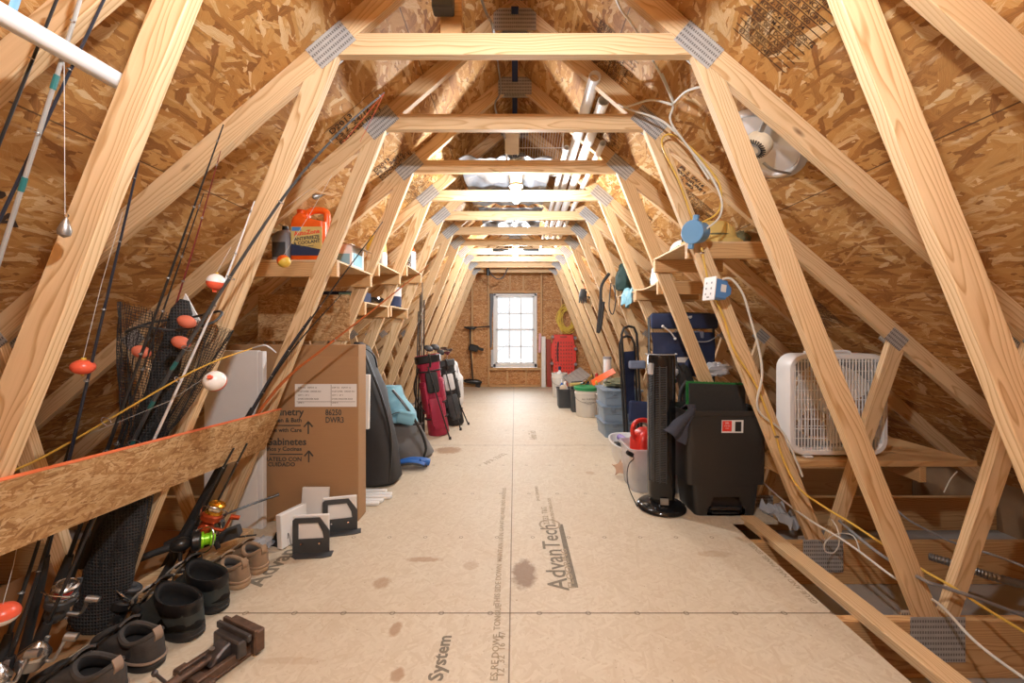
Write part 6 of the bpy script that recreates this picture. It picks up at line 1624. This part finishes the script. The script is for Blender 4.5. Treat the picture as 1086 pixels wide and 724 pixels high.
# roof vent fan ---------------------------------------------------------------
nR = Vector((-.86, 0, -1)).normalized()
vc = Vector((1.175, 1.885, roof_z(1.175))) + nR * .004
VQ = nR.to_track_quat('Z', 'Y').to_matrix().to_4x4() @ Matrix.Scale(.93, 4)
VM = Matrix.Translation(vc) @ VQ
vf = thing('roof_vent_fan', 'round shiny metal roof vent fan between the rafters', 'vent fan', tuple(vc))
m = MB(); m.M = VM; m.lathe([(.215, 0), (.22, .006), (.205, .022), (.192, .026), (.185, .018)], 48, None, False, False); m.build('flange', M['galv'], vf, True, True)
m = MB(); m.M = VM; m.lathe([(.186, .018), (.18, -.0), (.178, .005), (.15, .012), (.08, .016), (.0, .018)], 48, None, False, False); m.build('dish', M['dish_white'], vf, True, True)
sd = VQ.to_3x3()
Yl = VM.inverted().to_3x3() @ Vector((0, 1, 0)); Yl.z = 0; Yl.normalize(); Xl = Vector((Yl.y, -Yl.x, 0))
VMm = Matrix.Translation(Vector((-.76, 0, .65))*.03 + Vector((0, -.065, 0))) @ VM
m = MB(); m.M = VMm; m.lathe([(.064, .05), (.066, .055), (.066, .085), (.056, .098), (.02, .102), (0, .102)], 28); mo = m.build('motor', M['cork'], vf, True, True)
m = MB(); m.M = VMm
for i in range(26):
    a = 2*PI*i/26; m.box((.046*math.cos(a), .046*math.sin(a), .1005), (.022, .0045, .004), (0, .18, a))
m.build('motor_slots', M['matte_black'], mo, True)
m = MB(); m.M = VMm; m.lathe([(.036, .10), (.036, .106), (.026, .108), (.026, .10)], 24, None, False, False); m.build('cap_ring', M['dull_steel'], mo, True, True)
for a in (R(30), R(150), R(270)):
    m = MB(); m.M = VM; d = Vector((math.cos(a), math.sin(a), 0)); m.tube([d*.06 + Vector((0, 0, .07)), d*.12 + Vector((0, 0, .065)), d*.185 + Vector((0, 0, .03)), d*.20 + Vector((0, 0, .024))], .012, 6, 4, False, .35); m.build('bracket_arm', M['dull_steel'], vf, True, True)

# things on the shelves of the box side -------------------------------------------
t = thing('yellow_hat', 'soft yellow hat lying on the plank shelf behind the round blue box', 'hat', (1.22, 2.50, 1.69))
m = MB()
m.loft([sellipse(.36, .28, .0, 30), sellipse(.36, .28, .03, 30), sellipse(.30, .23, .05, 30), sellipse(.27, .21, .11, 30), sellipse(.19, .15, .15, 30), sellipse(.06, .05, .162, 30)]); m.build('crown', M['yellow_soft'], t, smooth_=True)
m = MB(); m.tube([(.146*math.cos(2*PI*i/24), .114*math.sin(2*PI*i/24), .062) for i in range(24)], .006, 6, 0, True); m.build('band', M['camo'], t, smooth_=True)
m = MB(); lump(m, (1.42, 2.55, 1.735), (.06, .09, .07), .3, 4, 22, 14, 61); single(m, 'brown_cloth', M['camo'], 'dark olive cloth bunched beside the yellow hat', 'cloth')
t = thing('spray_nozzle_bottle', 'white and green bottle with black trigger at the shelf edge by the round blue box', 'bottle', (1.06, 2.60, 1.69))
m = MB(); m.loft([sellipse(.055, .20, .0, 20), sellipse(.06, .21, .02, 20), sellipse(.05, .18, .045, 20), sellipse(.03, .12, .06, 20)]); m.build('body', M['white'], t, smooth_=True)
m = MB(); m.box((0, -.03, .012), (.066, .12, .02), None, .006); m.build('green_band', M['green'], t)
m = MB(); m.tube([(0, -.09, .045), (0, -.13, .07), (0, -.17, .06)], .014, 8, 4); m.build('trigger', M['black'], t, smooth_=True)
m = MB(); m.ball((1.065, 2.44, 1.735), (.035, .04, .04), 16, 10, None, None); single(m, 'yellow_ball', M['yellow_soft'], 'pale yellow ball on the shelf edge behind the round blue box', 'ball')
m = MB(); m.loft([sellipse(.16, .22, 1.535, 20, 2.5, 1.17, 3.16), sellipse(.17, .23, 1.58, 20, 2.5, 1.17, 3.16), sellipse(.10, .14, 1.66, 20, 2.5, 1.14, 3.16), sellipse(.03, .05, 1.72, 20, 2.5, 1.13, 3.15)]); single(m, 'white_bag', M['white_paint'], 'white bag standing on the sagging plank shelf', 'bag')
m = MB(); lump(m, (1.24, 3.36, 1.59), (.10, .07, .075), .25, 4, 22, 14, 71); single(m, 'blue_cloth', M['light_blue'], 'light blue cloth bundled behind the white bag on the sagging shelf', 'cloth')
def drape(x, y, z, w, h, out, seed):
    return lambda u, v: (x - out*math.sin(min(1, v*2.2)*PI/2) + .02*math.sin(u*9 + seed)*v, y + w*(u-.5)*(1 - .25*v) + .015*noise.noise((u*4, v*5, seed)), z + .03*math.sin(min(1, v*3)*PI) - h*max(0, v-.25) + .02*math.sin(u*7 + seed))
m = MB(); m.sheet(drape(1.12, 3.72, 1.535, .30, .17, .085, 2), 18, 16, .02); single(m, 'blue_towel', M['light_blue'], 'light blue towel hanging over the shelf edge beside the dark green cloth', 'towel')
m = MB(); lump(m, (1.10, 3.95, 1.68), (.10, .12, .17), .3, 4, 26, 18, 81); single(m, 'green_cloth', M['dark_green'], 'dark green cloth heaped high on the shelf beside the light blue towel', 'cloth')
t = thing('black_clamp_cord', 'black cord hanging down from the shelf edge on the far legs', 'cord', tuple(P(636, 305, 4.0)))
m = MB(); m.tube([P(646, 290, 4.02), P(638, 303, 4.0), P(637, 320, 4.0), P(635, 340, 4.0), P(634, 352, 4.0), P(637, 345, 3.99), P(640, 320, 3.98)], .016, 8, 6); m.tube([P(648, 300, 4.0), P(646, 325, 3.98), P(650, 333, 3.98), P(653, 318, 3.98), P(651, 302, 4.0)], .006, 6, 6); m.build('loop', M['matte_black'], t, True, True)
t = thing('orange_cup', 'orange and yellow cup on the small far shelf', 'cup', (1.02, 5.55, 1.741))
m = MB(); m.lathe([(.04, 0), (.055, .10), (.05, .10)], 18, None, True, False); m.build('body', M['orange'], t, smooth_=True)
m = MB(); m.lathe([(.05, .10), (.04, .14), (.0, .15)], 18); m.build('lid', M['yellow'], t, smooth_=True)
m = MB(); m.loft([rrect(.14, .28, .02, 1.741, 4, 1.05, 5.78), rrect(.16, .30, .02, 1.765, 4, 1.05, 5.78), rrect(.15, .29, .02, 1.766, 4, 1.05, 5.78), rrect(.13, .27, .02, 1.746, 4, 1.05, 5.78)]); single(m, 'white_dish', M['white'], 'white shallow dish on the small far shelf', 'dish')
t = thing('work_glove', 'grey glove hanging from the small far shelf', 'glove', (.96, 5.6, 1.62))
m = MB()
m.loft([sellipse(.10, .04, 1.75, 16, 2.5, .955, 5.5), sellipse(.11, .045, 1.69, 16, 2.5, .945, 5.5), sellipse(.12, .04, 1.64, 16, 2.5, .935, 5.5)])
for q in range(4): m.tube([(.895 + .027*q, 5.5, 1.65), (.89 + .028*q, 5.49, 1.59), (.885 + .03*q, 5.48, 1.55 + .006*abs(q-1.5))], [.014, .013, .009], 8, 3)
m.tube([(.985, 5.5, 1.69), (1.015, 5.49, 1.65), (1.02, 5.48, 1.62)], [.015, .014, .010], 8, 3)
m.build('hand', M['dark_grey'], t, True, True)
t = thing('hanging_lamp_cord', 'small black work lamp hanging on a cord from the last collar beams', 'lamp', (-.57, 7.5, 2.2))
m = MB(); m.cyl(P(517.5, 284, 7.5), P(517.5, 292, 7.5), .035, None, 12); m.cyl(P(517.5, 281, 7.5), P(517.5, 284, 7.5), .012, .03, 10); m.build('lamp_body', M['black'], t, True, True)
m = MB(); m.tube([P(517, 281, 7.5), P(520, 289, 7.45), P(526, 295, 7.4), P(532, 295, 7.4), P(537, 288, 7.4), P(540, 280, 7.4)], .010, 6, 6); m.build('cord', M['dark_grey'], t, True, True)
t = thing('light_bar', 'flat dark light bar on the board beside the further bulb', 'lamp', (0, 5.45, 2.33))
for x_ in (531, 563):
    m = MB(); m.box(P(x_, 266, 5.45) + Vector((0, 0, .01)), (.22, .10, .03), None, .006); m.build('housing', M['dark_grey'], t, True)
m = MB(); m.box(P(531, 267.5, 5.43), (.12, .08, .012), None, .003); m.build('lens', M['white'], t, True)

# print on the sheathing and on the floor ------------------------------------------
def floor_text(s, size, px, py, ang=90, mat='ink_floor', bold=.0, sx=1.0, z=.0006):
    Y = CH * FPX / (py - HY); x = (px - HX) * Y / FPX
    d = Vector((math.cos(R(ang)), math.sin(R(ang)), 0)); u = Vector((-d.y, d.x, 0))
    return text('floor_print', s, size, orient((x, Y, z), d, u), M[mat], floor, 'LEFT', bold, sx, 1.0, .0001)
floor_text('AdvanTech', .135, 594, 626, 90, 'ink_floor', .0015, 1.0)
floor_text('FLOORING', .042, 607, 624, 90, 'ink_soft', .001, 1.6)
m = MB(); Yb0 = CH*FPX/(626-HY); m.box2((.262, Yb0+.02, .0003), (.29, Yb0+.62, .0005)); m.build('floor_print', M['ink_floor'], floor, True, keep=True)
floor_text('23/32  T&G', .05, 580, 556, 90, 'ink_soft', .001); floor_text('APA RATED STURD-I-FLOOR', .03, 588, 556, 90, 'ink_soft', .0005); floor_text('24 OC  EXPOSURE 1', .03, 571, 531, 90, 'ink_soft', .0005)
m = MB(); Yc = CH*FPX/(556-HY); m.ring(((583-HX)*Yc/FPX, Yc, .0005), (0, 0, 1), .06, .006, 28, 4)
for v in m.bm.verts: v.co.z = .0005 + (v.co.z-.0005)*.05
m.build('floor_print', M['ink_soft'], floor, True, keep=True)
floor_text('THIS SIDE DOWN  MAINTAIN 1/8 IN. GAP AT ALL PANEL ENDS AND EDGES', .038, 527, 642, 90, 'ink_soft', .0003)
floor_text('ES RE DOWE  TONGUE', .036, 524, 722, 90, 'ink_soft', .0006); floor_text('12  32  16  47', .036, 531, 718, 90, 'ink_soft', .0006)
floor_text('AdvanTech', .125, 268, 622, 90, 'ink_floor', .003); 
floor_text('System', .07, 462, 722, 90, 'ink_floor', .002)
floor_text('AdvanTech', .12, 566, 466, 90, 'ink_soft', .002, .7)
floor_text('APA 23/32', .08, 514, 492, 60, 'ink_soft', .0015)
floor_text('AdvanTech', .11, 1075, 950, 90, 'ink_floor', .002)
floor_text('GLUE AND NAIL PANEL EDGES', .035, 866, 640, 90, 'ink_soft', .0008)

def roof_text(side, lines, size, X, Y, ang, spacing=1.0, bold=.0002, grid=True):
    """block of stamped lines on the underside of a roof slope"""
    s = 1 if side > 0 else -1
    dn = Vector((s, 0, -.86)).normalized(); nr = Vector((-s*.86, 0, -1)).normalized()
    y0 = Vector((0, 1, 0)); o = Vector((s*X, Y, roof_z(X))) + nr*.0012
    # in-plane axes as seen from inside
    e1 = y0; e2 = nr.cross(e1)
    dx = e1*math.cos(R(ang)) + e2*math.sin(R(ang)); dy = nr.cross(dx)
    par = CEIL[side]
    for k, l in enumerate(lines):
        text('sheathing_stamp', l, size, orient(o - dy*k*size*1.12*spacing, dx, dy), M['ink_osb'], par, 'LEFT', bold, 1.0, 1.0, .0001)
    if grid:
        m = MB(); n_ = len(lines); w = size*.54*max(len(l) for l in lines); pitch = size*1.12*spacing
        for k in range(n_ + 1):
            c = o - dy*((k-.5)*pitch) + dx*(w/2-.01)
            Mg = orient(c, dx, dy); m.M = Mg; m.box((0, 0, 0), (w + .03, .0025, .0004)); m.M = Matrix.Identity(4)
        m.build('sheathing_stamp', M['ink_osb'], par, True)
CEIL = {}
for o in bpy.data.objects:
    if o.name.startswith('ceiling') and o.type == 'MESH' and o.parent is None and 'bulb' not in o.name:
        CEIL[1 if o.matrix_basis.translation.x > 0 else -1] = o
ST = ['RATED SHEATHING', '24/16  7/16 INCH', 'SIZED FOR SPACING', 'EXPOSURE 1  000', 'PS 2-10  WALL-24', 'ROOF-24 SUBFLOOR-16', 'HUD-UM-40 PRP-108', 'THIS SIDE DOWN', 'STRENGTH AXIS', 'THIS DIRECTION', '03-050-10  0482']
ST2 = ['D2013', 'PS 2  24/16', 'EXPOSURE 1', 'MILL 482']
roof_text(1, ST, .023, .86, 1.27, 90)
roof_text(1, ST, .026, .42, 1.98, 90)
roof_text(1, ST2, .042, 1.02, 2.42, 90, 1.0, .001, False)
roof_text(1, ST, .028, 1.12, 2.62, 90)
roof_text(1, ST, .028, .50, 2.62, 90)
roof_text(1, ST, .028, .95, 3.3, 90)
roof_text(1, ST, .028, 1.95, 2.62, 90)
roof_text(-1, ST2, .055, .98, 2.12, 90, 1.0, .001)
roof_text(-1, ST2, .05, .95, 2.70, 90, 1.0, .001)
roof_text(-1, ['UP', 'APA'], .09, 1.72, 1.22, 20, 1.0, .003, False)
roof_text(-1, ST, .028, .92, 3.2, 90)

# outdoors beyond the window
t = NT('winter_ground'); t.bsdf(t.mix(t.noise(t.coord('Object', False), .6, 3), (.30, .32, .30), (.50, .52, .50)), .9); M['ground'] = t.m
m = MB(); m.box2((-30, 8.6, -3.3), (30, 60, -3.0)); tag(m.build('ground', M['ground'], None, keep=True), kind='structure')
M['bark'] = plain('bark', (.62, .63, .66), .9, 0, .3); M['leaf'] = plain('leaf', (.16, .22, .15), .8, 0, .3)
def tree(x, y, h, label, seed):
    r_ = random.Random(seed); t = thing('bare_tree', label, 'tree', (x, y, -3.0), 0, 'trees outside the window')
    m = MB(); m.tube([(0, 0, 0), (.1, 0, h*.5), (0, .1, h)], [.16, .10, .03], 8, 4)
    for q in range(15):
        z = h*(.25 + .7*r_.random()); a = r_.uniform(0, 2*PI); L = (h - z)*.5 + .5
        p0 = Vector((.06, .03, z)); p1 = p0 + Vector((math.cos(a)*L*.5, math.sin(a)*L*.5, L*.35)); p2 = p0 + Vector((math.cos(a+.3)*L, math.sin(a+.3)*L, L*.8))
        m.tube([p0, p1, p2], [.04, .025, .01], 5, 3)
        for w in range(3):
            f_ = r_.random(); b0 = p1.lerp(p2, f_); m.tube([b0, b0 + Vector((r_.uniform(-.6, .6), r_.uniform(-.6, .6), r_.uniform(.1, .6)))], [.014, .005], 4)
    m.build('trunk_and_branches', M['bark'], t, smooth_=True)
tree(-1.8, 34, 8.5, 'pale bare tree seen through one side of the window', 3); tree(2.0, 40, 9.0, 'pale bare tree seen through the other side of the window', 5)
